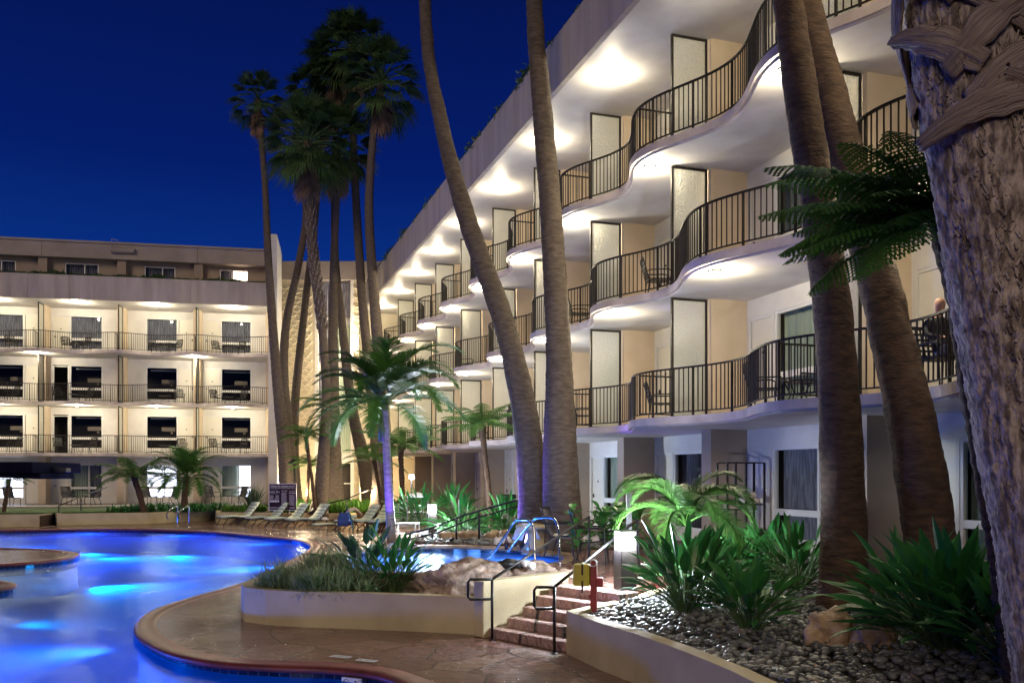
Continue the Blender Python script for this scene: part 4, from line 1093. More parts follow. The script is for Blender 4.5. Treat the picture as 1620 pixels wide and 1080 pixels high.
def grainmat():
    m = M['boot']; nt = m.node_tree; N = nt.nodes; L = nt.links; uvn = N.new('ShaderNodeUVMap')
    mp = [n for n in N if n.type == 'MAPPING'][0]; L.new(uvn.outputs[0], mp.inputs['Vector']); mp.inputs['Scale'].default_value = (2.5, 22, 1)
    for n in N:
        if n.type == 'TEX_NOISE': n.inputs['Scale'].default_value = 1.6; n.inputs['Detail'].default_value = 8
grainmat()
zb = -.5
def TZ(v): return v - .5
# th: -pi/2 faces the camera, pi = left side
for i, (a, c, z0, z1, w, l) in enumerate([
    (-.30*pi, -.93*pi, TZ(4.50), TZ(4.28), .17, .10), (-.72*pi, -.20*pi, TZ(4.42), TZ(4.72), .17, .10),
    (-.80*pi, -.26*pi, TZ(4.62), TZ(5.02), .15, .07), (-.28*pi, -.86*pi, TZ(4.80), TZ(5.10), .14, .05),
    (-.62*pi, -1.05*pi, TZ(4.62), TZ(4.90), .14, .07), (-.75*pi, -.22*pi, TZ(5.0), TZ(5.3), .14, .06),
    (-.25*pi, -.8*pi, TZ(5.15), TZ(5.45), .14, .06), (-.1*pi, -.55*pi, TZ(4.25), TZ(4.55), .16, .03), (.15*pi, -.35*pi, TZ(4.5), TZ(4.3), .15, .10),
    (-.8*pi, -.4*pi, TZ(5.4), TZ(5.8), .13, .08), (-1.3*pi, -.9*pi, TZ(4.7), TZ(5.1), .15, .1), (.5*pi, .1*pi, TZ(4.6), TZ(5.0), .15, .1), (.9*pi, .5*pi, TZ(4.5), TZ(4.9), .15, .1)]):
    boot(a, c, z0, z1, w, l, i)
# hanging fibres
s = MB()
for i in range(260):
    th = rnd.uniform(-pi, .3*pi); z = TZ(rnd.uniform(4.35, 5.5)); kk = min(range(0, len(P2), 4), key=lambda q: abs(P2[q].z-z)); c = P2[kk]; d = V((cos(th), sin(th), 0))
    q = c+d*(R2[kk]-.01); e1 = q + d*rnd.uniform(.03, .09)+V((rnd.uniform(-.05, .05), 0, rnd.uniform(-.12, .12)))
    s.tube([q, (q+e1)/2+UP*.01, e1], [.0022, .0016, .0008], 3, cap=False)
s.build('hanging_fibres', M['fern_trunk'], T)
c = bpy.data.objects.new('crown', CR[1][0]); col.objects.link(c); c.parent = T; c.location = loc[-1]+V((0, 0, 3.2)); c.scale = (1.3,)*3

# strap-leaved clumps ---------------------------------------------------------
def strel_mesh(seed, n, h, blade, bw, spread=.9, lean=None):
    rnd = random.Random(seed); b = MB()
    for i in range(n):
        t = rnd.random()**.7; az = i*2.39996+rnd.uniform(-.3, .3)
        el = pi/2 - spread*t*rnd.uniform(.6, 1.15)
        r0 = .12*rnd.random(); base = (r0*cos(az), r0*sin(az), 0)
        L = h*rnd.uniform(.55, 1.0)*(1-.15*t)
        p = curve(base, az, el, L, .25+.5*t, 5); b.cur = 1
        b.tube(p, [.012, .011, .010, .009, .008, .007], 4, cap=False); b.cur = 0
        bl = blade*rnd.uniform(.7, 1.1); w = bw*rnd.uniform(.75, 1.1)
        d = (p[-1]-p[-2]).normalized(); s = d.cross(UP)
        if s.length < .1: s = V((-sin(az), cos(az), 0))
        s = (s.normalized() + V((rnd.uniform(-.5, .5), rnd.uniform(-.5, .5), rnd.uniform(-.5, .5)))).normalized(); s = (s - d*s.dot(d)).normalized(); u = s.cross(d)
        c = p[-1]; prev = None; ns = 7; dr = rnd.uniform(.1, .7)
        for k in range(ns+1):
            q = k/ns; ww = w*.5*sin(pi*min(.97, (.06+q*.94))**.8)*(1 if q < .97 else .1)
            c2 = c
            L_, R_ = c2-s*ww+u*ww*.35, c2+s*ww+u*ww*.35
            if prev: b.quad(prev[0], prev[1], c2, L_); b.quad(prev[1], prev[2], R_, c2)
            prev = (L_, c2, R_)
            c = c + d*bl/ns; d = (d - UP*dr/ns).normalized()
    return b
def strelitzia(label, loc, seed, n, h, blade, bw, spread=.9, m='strel', group='strelitzia clumps', name='strelitzia', cat='plant'):
    t = thing(name, label, cat, loc, 0, group)
    strel_mesh(seed, n, h, blade, bw, spread).build('foliage', [M[m], M['stalk']], t, smooth=True); return t
def bz(px, py, d): q = Q(px, py, d); return (q.x, q.y, bed_z(q.x, q.y))
strelitzia('tall strelitzia clump right beside the glowing bollard', bz(1085, 950, 11.9), 21, 92, .95, .52, .135, .95)
strelitzia('lower strelitzia clump in front of the others on the pebbles', bz(1185, 985, 10.5), 22, 64, .66, .44, .125, 1.0)
strelitzia('strelitzia clump left of the straight brown trunk, near the drape window', bz(1262, 900, 13.4), 23, 90, .85, .48, .115, 1.1)
strelitzia('dark large-leaved strelitzia mass in front of the leaning trunk at the right', bz(1500, 960, 8.8), 24, 150, .92, .56, .16, 1.1)
strelitzia('dark strelitzia half hidden by the huge right trunk', bz(1610, 960, 7.9), 25, 80, .8, .50, .14, 1.0)
strelitzia('strelitzia clump between the bollard clump and the shelf of towels', bz(1170, 880, 14.2), 26, 70, .6, .45, .11, 1.0)
strelitzia('strelitzia clump filling the gap behind the two front clumps', bz(1130, 900, 13.0), 62, 80, .85, .46, .13, 1.0)
strelitzia('broad green clump under the arching palm by the towel rack', bz(1215, 860, 15.0), 63, 60, .9, .5, .14, 1.0)
strelitzia('strelitzia clump beside the tan rocks at the foot of the leaning trunk', bz(1440, 930, 10.4), 64, 70, .8, .5, .15, 1.0)
strelitzia('white-lit strelitzia right beside the lamp behind the spa', (Q(730, 840, 25.2).x, 25.2, UZ), 27, 64, .95, .60, .13, 1.15)
strelitzia('green strelitzia clump left of the two purple-lit trunks', (Q(800, 840, 26).x, 26, UZ), 28, 56, .95, .62, .15, 1.0)
strelitzia('dark strelitzia bank behind the towel stand, nearest the small lamp', (Q(668, 800, 31).x, 31, UZ), 29, 70, 1.1, .62, .13, 1.2)
strelitzia('strelitzia bank under the doors between the lamps and the fern', (Q(715, 800, 32).x, 32, UZ), 30, 60, 1.3, .62, .13, 1.1)
strelitzia('strelitzia at the left of the spa bank with fine dark leaves', (Q(648, 830, 33).x, 33, UZ), 31, 50, 1.0, .6, .12, 1.2)
strelitzia('upright strelitzia in the curved planter with paddle leaves against the spa', (Q(625, 935, 15.1).x, 15.1, .46), 32, 46, .92, .42, .10, .75, 'strel')
strelitzia('bluish broad-leaved strelitzia behind the striped grass', (Q(575, 930, 16.0).x, 16.0, .46), 33, 40, 1.05, .46, .15, .85, 'strelblue')
strelitzia('dark low strelitzia between the two planter clumps', (Q(598, 935, 15.2).x, 15.2, .46), 34, 30, .60, .34, .09, 1.1, 'strel')

def blades(b, base, n, L, w, rnd, spread=1.2, droop=1.4, seg=4):
    for i in range(n):
        az = rnd.uniform(0, 2*pi); el = pi/2 - spread*rnd.random(); p = curve((base[0]+rnd.uniform(-.05, .05), base[1]+rnd.uniform(-.05, .05), base[2]), az, el, L*rnd.uniform(.6, 1.1), droop*rnd.uniform(.6, 1.2), seg)
        s = V((-sin(az), cos(az), 0)); prev = None
        for k, q in enumerate(p):
            ww = w*.5*(1-(k/seg)**2.2)
            if prev: b.quad(prev[0], prev[1], q+s*ww, q-s*ww)
            prev = (q-s*ww, q+s*ww)
def grass_clump(label, loc, rx, ry, n, per, L, w, seed, m='lirio', name='striped_grass', cat='plant', group='striped grass clumps', **kw):
    t = thing(name, label, cat, loc, 0, group); rnd = random.Random(seed); b = MB()
    for i in range(n):
        a = rnd.uniform(0, 2*pi); r = sqrt(rnd.random()); blades(b, (rx*r*cos(a), ry*r*sin(a), .0+.12*(1-r)), per, L, w, rnd, **kw)
    b.build('foliage', M[m], t, smooth=True); return t
def pl(px, d): return (Q(px, 0, d).x, d, .44)
grass_clump('striped grass spilling over the left end of the curved planter', pl(445, 15.4), .40, .35, 30, 36, .62, .020, 41)
grass_clump('striped grass clump hanging over the middle of the planter wall', pl(515, 14.85), .45, .25, 34, 40, .60, .020, 42)
grass_clump('taller striped grass at the back of the planter, purple where the spa lights it', pl(515, 16.1), .50, .28, 30, 38, .85, .020, 43, spread=.9)
grass_clump('striped grass clump between planter edge and strelitzia', pl(568, 14.9), .25, .22, 18, 36, .50, .018, 44)
grass_clump('dark spiky flax behind the first sun lounger', (Q(402, 800, 46).x, 46, .55), .2, .2, 4, 40, 1.5, .06, 45, m='phor', name='flax_plant', group='flax', spread=.8, droop=.5)

# ground covers (uncountable)
def cover(label, poly, z, n, L, w, seed, m='cover', per=7):
    rnd = random.Random(seed); b = MB(); xs = [p[0] for p in poly]; ys = [p[1] for p in poly]; k = 0
    while k < n:
        x = rnd.uniform(min(xs), max(xs)); y = rnd.uniform(min(ys), max(ys))
        if in_poly(x, y, poly): blades(b, (x, y, z), per, L*rnd.uniform(.7, 1.3), w, rnd, spread=1.1, droop=.9, seg=3); k += 1
    o = b.build('ground_cover', M[m]); tag(o, label, 'ground cover', kind='stuff'); return o
cover('bright green ground cover behind the loungers at the feet of the palms', [(-12.3, 45.0), (-8.5, 44.2), (-6.3, 45.6), (-5.8, 47.5), (-12.4, 48.5)], tz, 900, .62, .09, 51)
cover('low green leaves beside the dark flax', [(-15, 45.4), (-12.8, 45.4), (-12.8, 46.8), (-15, 46.8)], tz, 120, .4, .08, 52)
cover('low dark ground cover between the garden wall and the left patio', [(-21, 45.4), (-16.2, 46), (-15.4, 49.5), (-18.5, 49.5), (-20.5, 47)], tz-.03, 420, .42, .09, 53, m='strel')
cover('scattered leaves of ground cover near the upper spa bank', [(-2.4, 26), (2.6, 24.4), (1.2, 30), (-2.8, 33)], UZ, 200, .35, .06, 54, m='strel')
def hang(parent, label, xr, y, z, n, seed, mx):
    rnd = random.Random(seed); b = MB()
    for i in range(n):
        x = rnd.uniform(*xr); hh = .10+.13*abs(noise.noise(V((x*.9, seed, 0))))*3
        b0 = V((x, y+rnd.uniform(-.25, .12), z))
        for q in range(7):
            a = rnd.uniform(0, 2*pi); e = rnd.uniform(-.4, 1.4); c = b0 + V((cos(a)*cos(e), sin(a)*cos(e), sin(e)))*hh*rnd.uniform(.3, 1.3)
            s = V((rnd.uniform(-1, 1), rnd.uniform(-1, 1), rnd.uniform(-1, 1))).normalized()*.05; u = V((rnd.uniform(-1, 1), rnd.uniform(-1, 1), rnd.uniform(-1, 1))).normalized()*.09
            b.quad(c-s, c+u, c+s, c-u)
    b.v = [tuple(mx @ V(v)) for v in b.v]
    o = b.build('parapet_planting', M['fan']); tag(o, label, 'planting', kind='stuff')
hang(right, 'dark leaves along the top of the right wing parapet', (-9, 37), 1.25, FL[3]+1.30, 2600, 61, Matrix.Translation(OR) @ Matrix.Rotation(RZ_R, 4, 'Z'))
hang(left, 'dark leaves along the top of the left wing parapet', (0, 21.8), 1.2, FL[3]+1.30, 1500, 62, Matrix.Translation(OL) @ Matrix.Rotation(RZ_L, 4, 'Z'))

# feather palms and tree ferns -----------------------------------------------
def feather_palm(label, base, top, trad, nf, L, nl, ll, lw, seed, droop=1.6, el0=1.35, el1=-.2, m='feather', tm='ringtrunk', group='feather palms', ldroop=.6, azs=None):
    t = thing('feather_palm', label, 'palm tree', base, 0, group); rnd = random.Random(seed); tp = V(top)-V(base)
    if trad: b, _ = trunk_mesh([V((0, 0, 0)), tp*.5+V((rnd.uniform(-.05, .05), 0, 0)), tp], [trad*1.3, trad, trad*.95], 12, .03, ringstep=.1, sub=6); b.build('trunk', M[tm], t, smooth=True)
    b = MB()
    for i in range(nf):
        q = i/max(1, nf-1); az = azs[i] if azs else i*2.39996+rnd.uniform(-.2, .2)
        frond(b, tp+V((0, 0, .0)), az, el0+(el1-el0)*q+rnd.uniform(-.1, .1), L*rnd.uniform(.8, 1.08), droop*rnd.uniform(.8, 1.15), nl, ll, lw, rnd, ldroop=ldroop, rad=.02)
    b.build('crown', M[m], t); return t
kb = V((Q(620, 0, 23.6).x, 23.6, UZ)); kt = Q(606, 655, 23.6)
kp = feather_palm('feather palm with a purple-lit ringed stem in front of the cluster', kb, Q(609, 640, 23.6), .105, 26, 2.85, 78, .74, .065, 71, droop=2.0, el0=1.45, el1=.15)
b = MB(); b.tube([kt-kb-V((0, 0, .75)), kt-kb-V((0, 0, .4)), kt-kb+V((0, 0, .05))], [.105, .13, .07], 12); b.build('crownshaft', M['stalk'], kp, smooth=True)
feather_palm('bushy feather palm before the lit rooms of the left patio', Q(292, 798, 46.5).xy.to_3d()+V((0, 0, .55)), Q(295, 757, 46.5), .16, 24, 2.6, 50, .85, .08, 72, droop=1.7, el0=1.4, el1=.0, tm='fern_trunk')
feather_palm('small arching palm lit yellow-green beside the shelf of towels', V((Q(1085, 0, 14.0).x, 14.0, .6)), Q(1085, 830, 14.0), .0, 18, 1.6, 70, .50, .036, 73, droop=2.7, el0=1.5, el1=.6, group='feather palms', ldroop=1.0,
             azs=[pi, 0, 2.7, .4, -2.6, -.6, 3.3, -.2, 2.2, 1.2, -1.4, .15, 3.0, -.35, 1.8, -2.0, .8, -1.0])
def tree_fern(label, base, top, trad, nf, L, pl_, seed, m='fern', npin=22, el0=.9, el1=.05, droop=1.1, azr=None, sub=6, group='tree ferns'):
    t = thing('tree_fern', label, 'tree fern', base, 0, group); rnd = random.Random(seed); tp = V(top)-V(base)
    b, _ = trunk_mesh([V((0, 0, 0)), tp*.4+V((.12*trad, 0, 0)), tp*.8, tp], [trad*1.1, trad*.85, trad*.9, trad*1.15], 10, .06, ringstep=.06, sub=5, rough=.05); b.build('trunk', M['fern_trunk'], t, smooth=True)
    b = MB()
    for i in range(nf):
        az = (azr[0]+(azr[1]-azr[0])*((i*.618) % 1)) if azr else i*2.39996
        fernfrond(b, tp, az, el0+(el1-el0)*(i/nf)+rnd.uniform(-.1, .1), L*rnd.uniform(.8, 1.1), droop*rnd.uniform(.7, 1.2), npin, pl_, rnd, sub=sub)
    b.build('crown', M[m], t)
    return t
def G(px, d, z): return V((Q(px, 0, d).x, d, z))
tree_fern('tree fern with a dark curved trunk in front of the right wing doors', G(779, 27.5, UZ), Q(762, 672, 27.5), .10, 18, 1.55, .32, 81)
tree_fern('tree fern near the corner lamp, left of the doors', G(637, 38, UZ), Q(634, 708, 38), .13, 16, 2.3, .42, 82)
tree_fern('tree fern with a thin slanting trunk left of the shaggy palm', G(500, 43.5, .55), Q(484, 690, 43.5), .10, 15, 1.6, .36, 83)
tree_fern('short tree fern behind the pool rules sign', G(484, 44.5, .55), Q(489, 735, 44.5), .09, 13, 1.4, .32, 84)
tree_fern('tree fern over the corner doorway between the palm trunks', G(606, 42, .6), Q(592, 728, 42), .10, 14, 1.9, .36, 88)
tree_fern('tree fern with a stout trunk before the left patio', G(228, 45.5, .55), Q(212, 752, 45.5), .17, 20, 2.35, .48, 85, droop=1.5)
tree_fern('tree fern among the palm trunks with pale fronds under the corner window', G(545, 48, .55), Q(528, 640, 48), .10, 14, 2.2, .42, 89, el0=.6)
tree_fern('dark tree fern whose fronds cross the palm trunks at the upper right', V((4.35, 7.6, .6)), Q(1497, 352, 7.0), .10, 20, 1.4, .32, 86, m='ferndk', npin=28, el0=.75, el1=-.15, droop=.8, azr=(pi*.68, pi*1.36), sub=8)
tree_fern('small dark tree at the left patio under the black canopy', G(6, 44.5, .6), Q(14, 758, 44.5), .10, 12, 1.3, .3, 87, m='ferndk')

# fiddle leaf figs
def fig(label, loc, h, n, seed, lf=.26):
    t = thing('fiddle_leaf_fig', label, 'plant', loc, 0, 'fiddle leaf figs'); rnd = random.Random(seed); s = MB(); b = MB()
    for q in range(3):
        a = q*2.1; p = curve((.05*cos(a), .05*sin(a), 0), a, 1.35, h, .1, 5); s.tube(p, [.018, .016, .014, .012, .01, .008], 5)
        for i in range(n):
            f = .25+.75*i/n; k = min(4, int(f*5)); o = p[k].lerp(p[k+1], f*5-k); az = i*2.4+q; el = rnd.uniform(.2, 1.0)
            d = V((cos(az)*cos(el), sin(az)*cos(el), sin(el))); sd = d.cross(UP).normalized(); u = sd.cross(d); prev = None; L = lf*rnd.uniform(.7, 1.15); c = o+d*.03
            for k2 in range(7):
                x = k2/6; ww = L*.36*[.12, .5, .55, .75, 1.0, .85, .1][k2]*rnd.uniform(.9, 1.1)
                row = (c-sd*ww+u*ww*.25+UP*rnd.uniform(-.01, .01), c, c+sd*ww+u*ww*.25)
                if prev: b.quad(prev[0], prev[1], row[1], row[0]); b.quad(prev[1], prev[2], row[2], row[1])
                prev = row; c = c+d*L/6; d = (d-UP*.07).normalized()
    s.build('stem', M['fern_trunk'], t); b.build('foliage', M['fig'], t, smooth=True)
fig('small fiddle leaf fig against the upright purple trunk', (Q(918, 0, 17.8).x, 17.8, UZ), 1.15, 14, 91, .24)
fig('broad fiddle leaf fig behind the dark post, in front of a window', (Q(988, 0, 17.6).x, 17.6, UZ), 1.15, 22, 92, .30)
fig('fiddle leaf fig just right of the patio chairs', (Q(965, 0, 18.3).x, 18.3, UZ), 1.05, 20, 93, .30)
# ================================================================ FURNITURE AND SMALL THINGS
def lampcap(): pass
def bollard(label, loc, h, w, rz, e, head=.24):
    t = thing('bollard_light', label, 'bollard light', loc, rz, 'square bollard lights')
    b = MB(); b.box(-w/2, w/2, -w/2, w/2, -.1, h-head-.03); b.build('post', M['bronze'], t, bevel=.006)
    b = MB(); b.box(-w/2, w/2, -w/2, w/2, h-.03, h); b.build('cap', M['bronze'], t, bevel=.006)
    b = MB(); b.box(-w/2+.02, w/2-.02, -w/2+.02, w/2-.02, h-head-.03, h-.03); b.build('lamp_head', M['coolglow'], t)
    b = MB()
    for sx in (-1, 1):
        for sy in (-1, 1): b.box(sx*w/2-.012*sx-.006, sx*w/2-.012*sx+.006, sy*w/2-.012*sy-.006, sy*w/2-.012*sy+.006, h-head-.03, h-.03)
    b.build('corner_bar', M['bronze'], t)
    x, y, z = loc
    for a in range(4):
        d = V((cos(rz+a*pi/2+pi/4*0), sin(rz+a*pi/2), 0))
        lamp('bollard_lamp', 'POINT', V((x, y, z+h-head/2-.03))+d*(w/2+.03), e/4, (.80, .88, 1.0), .05)
    return t
M['coolglow'] = mat('white_lamp_glow', (.9, .9, .9), None, emit=(.86, .92, 1), estr=28)
bp_ = (Q(989, 0, 13.85).x, 13.85, bed_z(Q(989, 0, 13.85).x, 13.85))
bollard('glowing square bollard light by the stone steps', bp_, 1.04, .27, .35, 520, .27)
bollard('glowing square bollard light behind the spa, farther away', (Q(684, 0, 26).x, 26, UZ), .93, .24, .2, 800)
t = thing('path_light', 'small starry white path light in front of the corner doorway', 'path light', (Q(651, 0, 33).x, 33, UZ))
b = MB(); b.tube([(0, 0, 0), (0, 0, 1.62)], .03, 8); b.build('post', M['bronze'], t)
b = MB(); b.lathe([(0, 1.60), (.08, 1.63), (.10, 1.71), (.07, 1.78), (0, 1.80)], n=12); b.build('lamp_head', M['coolglow'], t, smooth=True)
lamp('path_lamp', 'POINT', (Q(651, 0, 33).x, 32.8, UZ+1.72), 130, (.8, .88, 1), .08)
o = MB(); o.box(-.045, .045, -.045, .045, 0, 1.45); t = thing('dark_post', 'tall plain black post standing behind the near bollard', 'post', (Q(995, 0, 15.4).x, 15.4, UZ)); o.build('post', M['iron'], t); o = MB(); o.box(-.055, .055, -.055, .055, 1.45, 1.48); o.build('cap', M['bronze'], t)
# spot uplights in their housings, violet gels
def uplight(label, loc, target, e, c, spot=50):
    t = thing('uplight', label, 'garden spotlight', loc, 0, 'garden spotlights')
    d = (V(target)-V(loc)).normalized(); b = MB(); b.tube([V((0, 0, 0)), V((0, 0, .08))], .012, 6); b.build('stake', M['bronze'], t)
    b = MB(); b.tube([V((0, 0, .08)), V((0, 0, .08))+d*.12], .045, 10); b.build('housing', M['bronze'], t)
    lamp('uplight_lamp', 'SPOT', V(loc)+V((0, 0, .08))+d*.15, e, c, .03, target, spot, .6)
uplight('garden spotlight at the foot of the leaning spa palm', (-1.6, 23.0, UZ), (.45, 22, 2.2), 600, (.22, .10, 1), 42)
uplight('garden spotlight at the foot of the upright spa palm', (.2, 20.9, UZ), (1.2, 21.2, 2.0), 200, (.22, .10, 1), 62)
uplight('garden spotlight below the ringed feather palm', (kb.x-.15, kb.y-1.3, UZ), (kb.x, kb.y, 2.6), 230, (.17, .05, 1), 60)
uplight('garden spotlight in the curved planter under the grass', (-3.3, 16.25, .5), (-3.0, 15.9, 1.6), 16, (.35, .22, 1), 80)
lamp('step_lamp', 'POINT', (-10.4, 44.4, 1.6), 200, (1, .78, .5), .15)
lamp('step_lamp', 'POINT', (-7.2, 44.0, 1.6), 170, (1, .78, .5), .15)

# red hydrant post with yellow box
t = thing('standpipe', 'red post with round valve cap and a yellow box strapped on, beside the steps', 'standpipe', (1.16, 12.55, .55), -.2)
M['redpaint'] = mat('red_paint', (.30, .028, .028), (.20, .02, .02), 9, .4, bump=.15, bscale=30)
M['yellow'] = mat('yellow_plastic', (.55, .48, .05), (.42, .36, .04), 6, .45, bump=.1, bscale=30)
b = MB(); b.box(-.045, .045, -.045, .045, -.05, .72); b.build('post', M['redpaint'], t, bevel=.008)
b = MB(); b.tube([(0, -.02, .70), (0, -.075, .70)], .052, 16); b.build('valve_collar', M['towel'], t, smooth=False)
b = MB(); b.tube([(0, -.07, .70), (0, -.085, .70)], .038, 16); b.build('valve_cap', M['redpaint'], t)
b = MB(); b.box(.045, .13, -.04, .05, .36, .49); b.build('side_box', M['redpaint'], t, bevel=.006)
b = MB(); b.box(-.29, -.05, -.09, .07, .37, .68); b.build('yellow_box', M['yellow'], t, bevel=.03)
b = MB(); b.box(-.20, -.14, -.11, -.09, .45, .53); b.box(-.17, -.15, -.10, .08, .685, .695); b.build('latch', M['yellow'], t)
b = MB(); b.box(-.165, -.14, -.10, .08, .36, .69); b.tube([(-.15, -.09, .37), (-.16, -.09, .28)], .012, 6); b.build('strap', M['iron'], t)
b = MB(); b.tube([(-.05, -.02, .22), (-.07, -.02, .22)], .03, 12); b.build('reflector', M['redpaint'], t)

# pool rules sign
sg = thing('pool_rules_sign', 'dark pool rules sign reading WARNING NO LIFEGUARD ON DUTY, CALL 911 and CAUTION', 'sign', (Q(447.5, 0, 44.0).x, 44.0, 0), -.06)
M['signbg'] = mat('sign_purple_black', (.02, .010, .024), None, rough=.8, spec=.1); M['signw'] = mat('sign_white', (.62, .58, .70), None, rough=.5)
M['signw2'] = mat('sign_body_print', (.30, .27, .36), None, rough=.5)
b = MB(); b.box(-.70, .70, -.02, .02, .72, 2.04); b.build('panel', M['signbg'], sg, bevel=.012)
b = MB()
for (x0, x1, z0, z1) in ((-.70, .70, 2.02, 2.045), (-.70, .70, .72, .745), (-.70, -.68, .745, 2.02), (.68, .70, .745, 2.02)): b.box(x0, x1, -.028, -.021, z0, z1)
b.build('border', M['signw'], sg)
b = MB(); b.tube([(-.45, .04, 0), (-.45, .04, 1.9)], .025, 8); b.tube([(.33, .04, 0), (.33, .04, 1.9)], .025, 8); b.build('post', M['chrome'], sg)
def st_(txt, x, z, s, w=None, al='CENTER', m='signw'): text_mesh('lettering', txt, s, (x, -.024, z), (R(90), 0, 0), M[m], sg, al, width=w)
st_('WARNING: NO LIFEGUARD ON DUTY', 0, 1.86, .13, 1.26); st_('CHILDREN UNDER 14 SHALL NOT USE POOL WITHOUT AN ADULT', 0, 1.79, .05, 1.26)
st_('IN CASE OF EMERGENCY', -.41, 1.69, .04, .40, m='signw2'); st_('CALL 911', -.41, 1.58, .12, .50); st_('FOR POLICE, FIRE', -.41, 1.52, .035, .34, m='signw2')
st_('POOL RULES', .08, 1.66, .06, .30); st_('SPA RULES', .47, 1.66, .05, .28); st_('CAUTION', .47, 1.54, .10, .32); st_('POOL CAPACITY', -.41, 1.27, .045, .50)
st_('NO DIVING ALLOWED', -.34, .82, .09, .66); st_('POOL HOURS', .34, .82, .09, .52)
b = MB(); rnd = random.Random(8)
for (xc, w0, za, zb_) in ((-.55, .20, 1.30, 1.46), (-.27, .20, 1.30, 1.46), (.08, .30, .95, 1.60), (.47, .30, .95, 1.48), (-.41, .46, 1.10, 1.22)):
    z = zb_
    while z > za: b.box(xc-w0/2, xc-w0/2+w0*rnd.uniform(.8, 1), -.0245, -.021, z-.014, z); z -= .030
b.build('small_print', M['signw2'], sg)
b = MB()
for k in range(6): b.box(-.64+k*.08, -.59+k*.08, -.0255, -.021, 1.13, 1.21)
b.build('symbols', M['signw'], sg)
# red notice on the corner door
nt_ = thing('red_notice', 'small red notice hanging in the corner doorway between two palm trunks', 'sign', (Q(516, 0, 56).x, 56, 2.5-(-14)/1400*56-.9))
b = MB(); b.box(-.17, .17, -.01, .01, 0, .5); b.build('panel', mat('red_notice_paint', (.6, .05, .04), None, rough=.5), nt_)
b = MB(); [b.box(-.12, .12, -.014, -.0105, .08+.09*k, .12+.09*k) for k in range(4)]; b.build('small_print', M['signw'], nt_)
# mushroom lamp post
t = thing('mushroom_lamp_post', 'black unlit mushroom-topped post behind the pool rules sign', 'lamp post', (Q(466, 0, 45.2).x, 45.2, .55))
b = MB(); b.tube([(0, 0, 0), (0, 0, 2.5)], .05, 8); b.build('pole', M['iron'], t, smooth=True)
b = MB(); b.lathe([(.05, 2.4), (.12, 2.45), (.30, 2.52), (.34, 2.56), (.25, 2.66), (.1, 2.72), (0, 2.73)], n=18); b.build('hood', M['iron'], t, smooth=True)
# black canopy at far left
t = thing('patio_canopy', 'thick black canopy slab reaching in from the left edge over the pool', 'canopy', (-15.5, 26, 0), .0)
mc = MB(); x1 = Q(86, 0, 26).x+15.5; zt = 2.5+19/1400*26; zb2 = 2.5+2/1400*26
mc.prism([(-4.5, -1.2), (x1, -1.2), (x1, 1.6), (-4.5, 1.6)], zb2+.0, zt); mc.build('canopy_top', mat('navy_canvas', (.004, .004, .010), (.006, .006, .014), 2, .9, spec=.05), t, bevel=.03)
mc = MB(); mc.prism([(-2.4, -1.1), (x1+.12, -1.0), (x1+.12, .9), (-2.4, 1.0)], [zb2-.0, zb2-.17, zb2-.17, zb2], zb2); mc.build('valance', bpy.data.materials['navy_canvas'], t, bevel=.02)
mc = MB(); mc.box(x1, x1+.44, -.2, .1, zb2+.02, zb2+.15); mc.build('arm', M['iron'], t, bevel=.02)
mc = MB(); mc.box(-.98, -.75, -.15, .1, zt+.03, zt+.2, Matrix.Rotation(.0, 4, 'Z')); mc.box(-.9, -.83, -.05, 0, zt, zt+.03); mc.build('speaker_box', M['iron'], t, bevel=.02)
mc = MB(); mc.tube([(-3.4, 0, 0), (-3.4, 0, zb2)], .08, 12); mc.lathe([(.35, 0), (.35, .06), (.08, .09)], (-3.4, 0, 0), 16); mc.build('pole', M['iron'], t)

# chairs -----------------------------------------------------------------
def balcony_chair():
    t = thing('balcony_chair', 'x', 'chair', group='dark metal balcony chairs'); m = M['iron']
    for sx in (-1, 1):
        for yy in (-.24, .26): b = MB(); b.tube([(sx*.26, yy*1.15, 0), (sx*.25, yy, .42)], .014, 6); b.build('leg', m, t)
        b = MB(); b.tube([(sx*.25, -.24, .42), (sx*.27, -.27, .60), (sx*.29, -.20, .65), (sx*.29, .2, .64), (sx*.25, .30, .62)], .016, 6); b.build('armrest', m, t)
    b = MB(); 
    for k in range(8): y = -.24+.07*k; b.box(-.25, .25, y-.022, y+.022, .42, .435)
    for k in range(5): x = -.24+.12*k; b.box(x-.02, x+.02, -.26, .27, .436, .446)
    b.build('seat', m, t)
    b = MB(); q = lambda x, z: V((x, .27+.14*(z-.43)/.5, z))
    b.tube([q(-.25, .43), q(-.25, .9), q(-.2, .95), q(.2, .95), q(.25, .9), q(.25, .43)], .016, 6)
    for k in range(6): z = .50+.085*k; b.bar(q(-.25, z), q(.25, z), .035, .01, up=(0, 1, 0))
    for k in range(6): x = -.2+.08*k; b.bar(q(x, .45), q(x, .93), .03, .01)
    b.build('backrest', m, t); return t
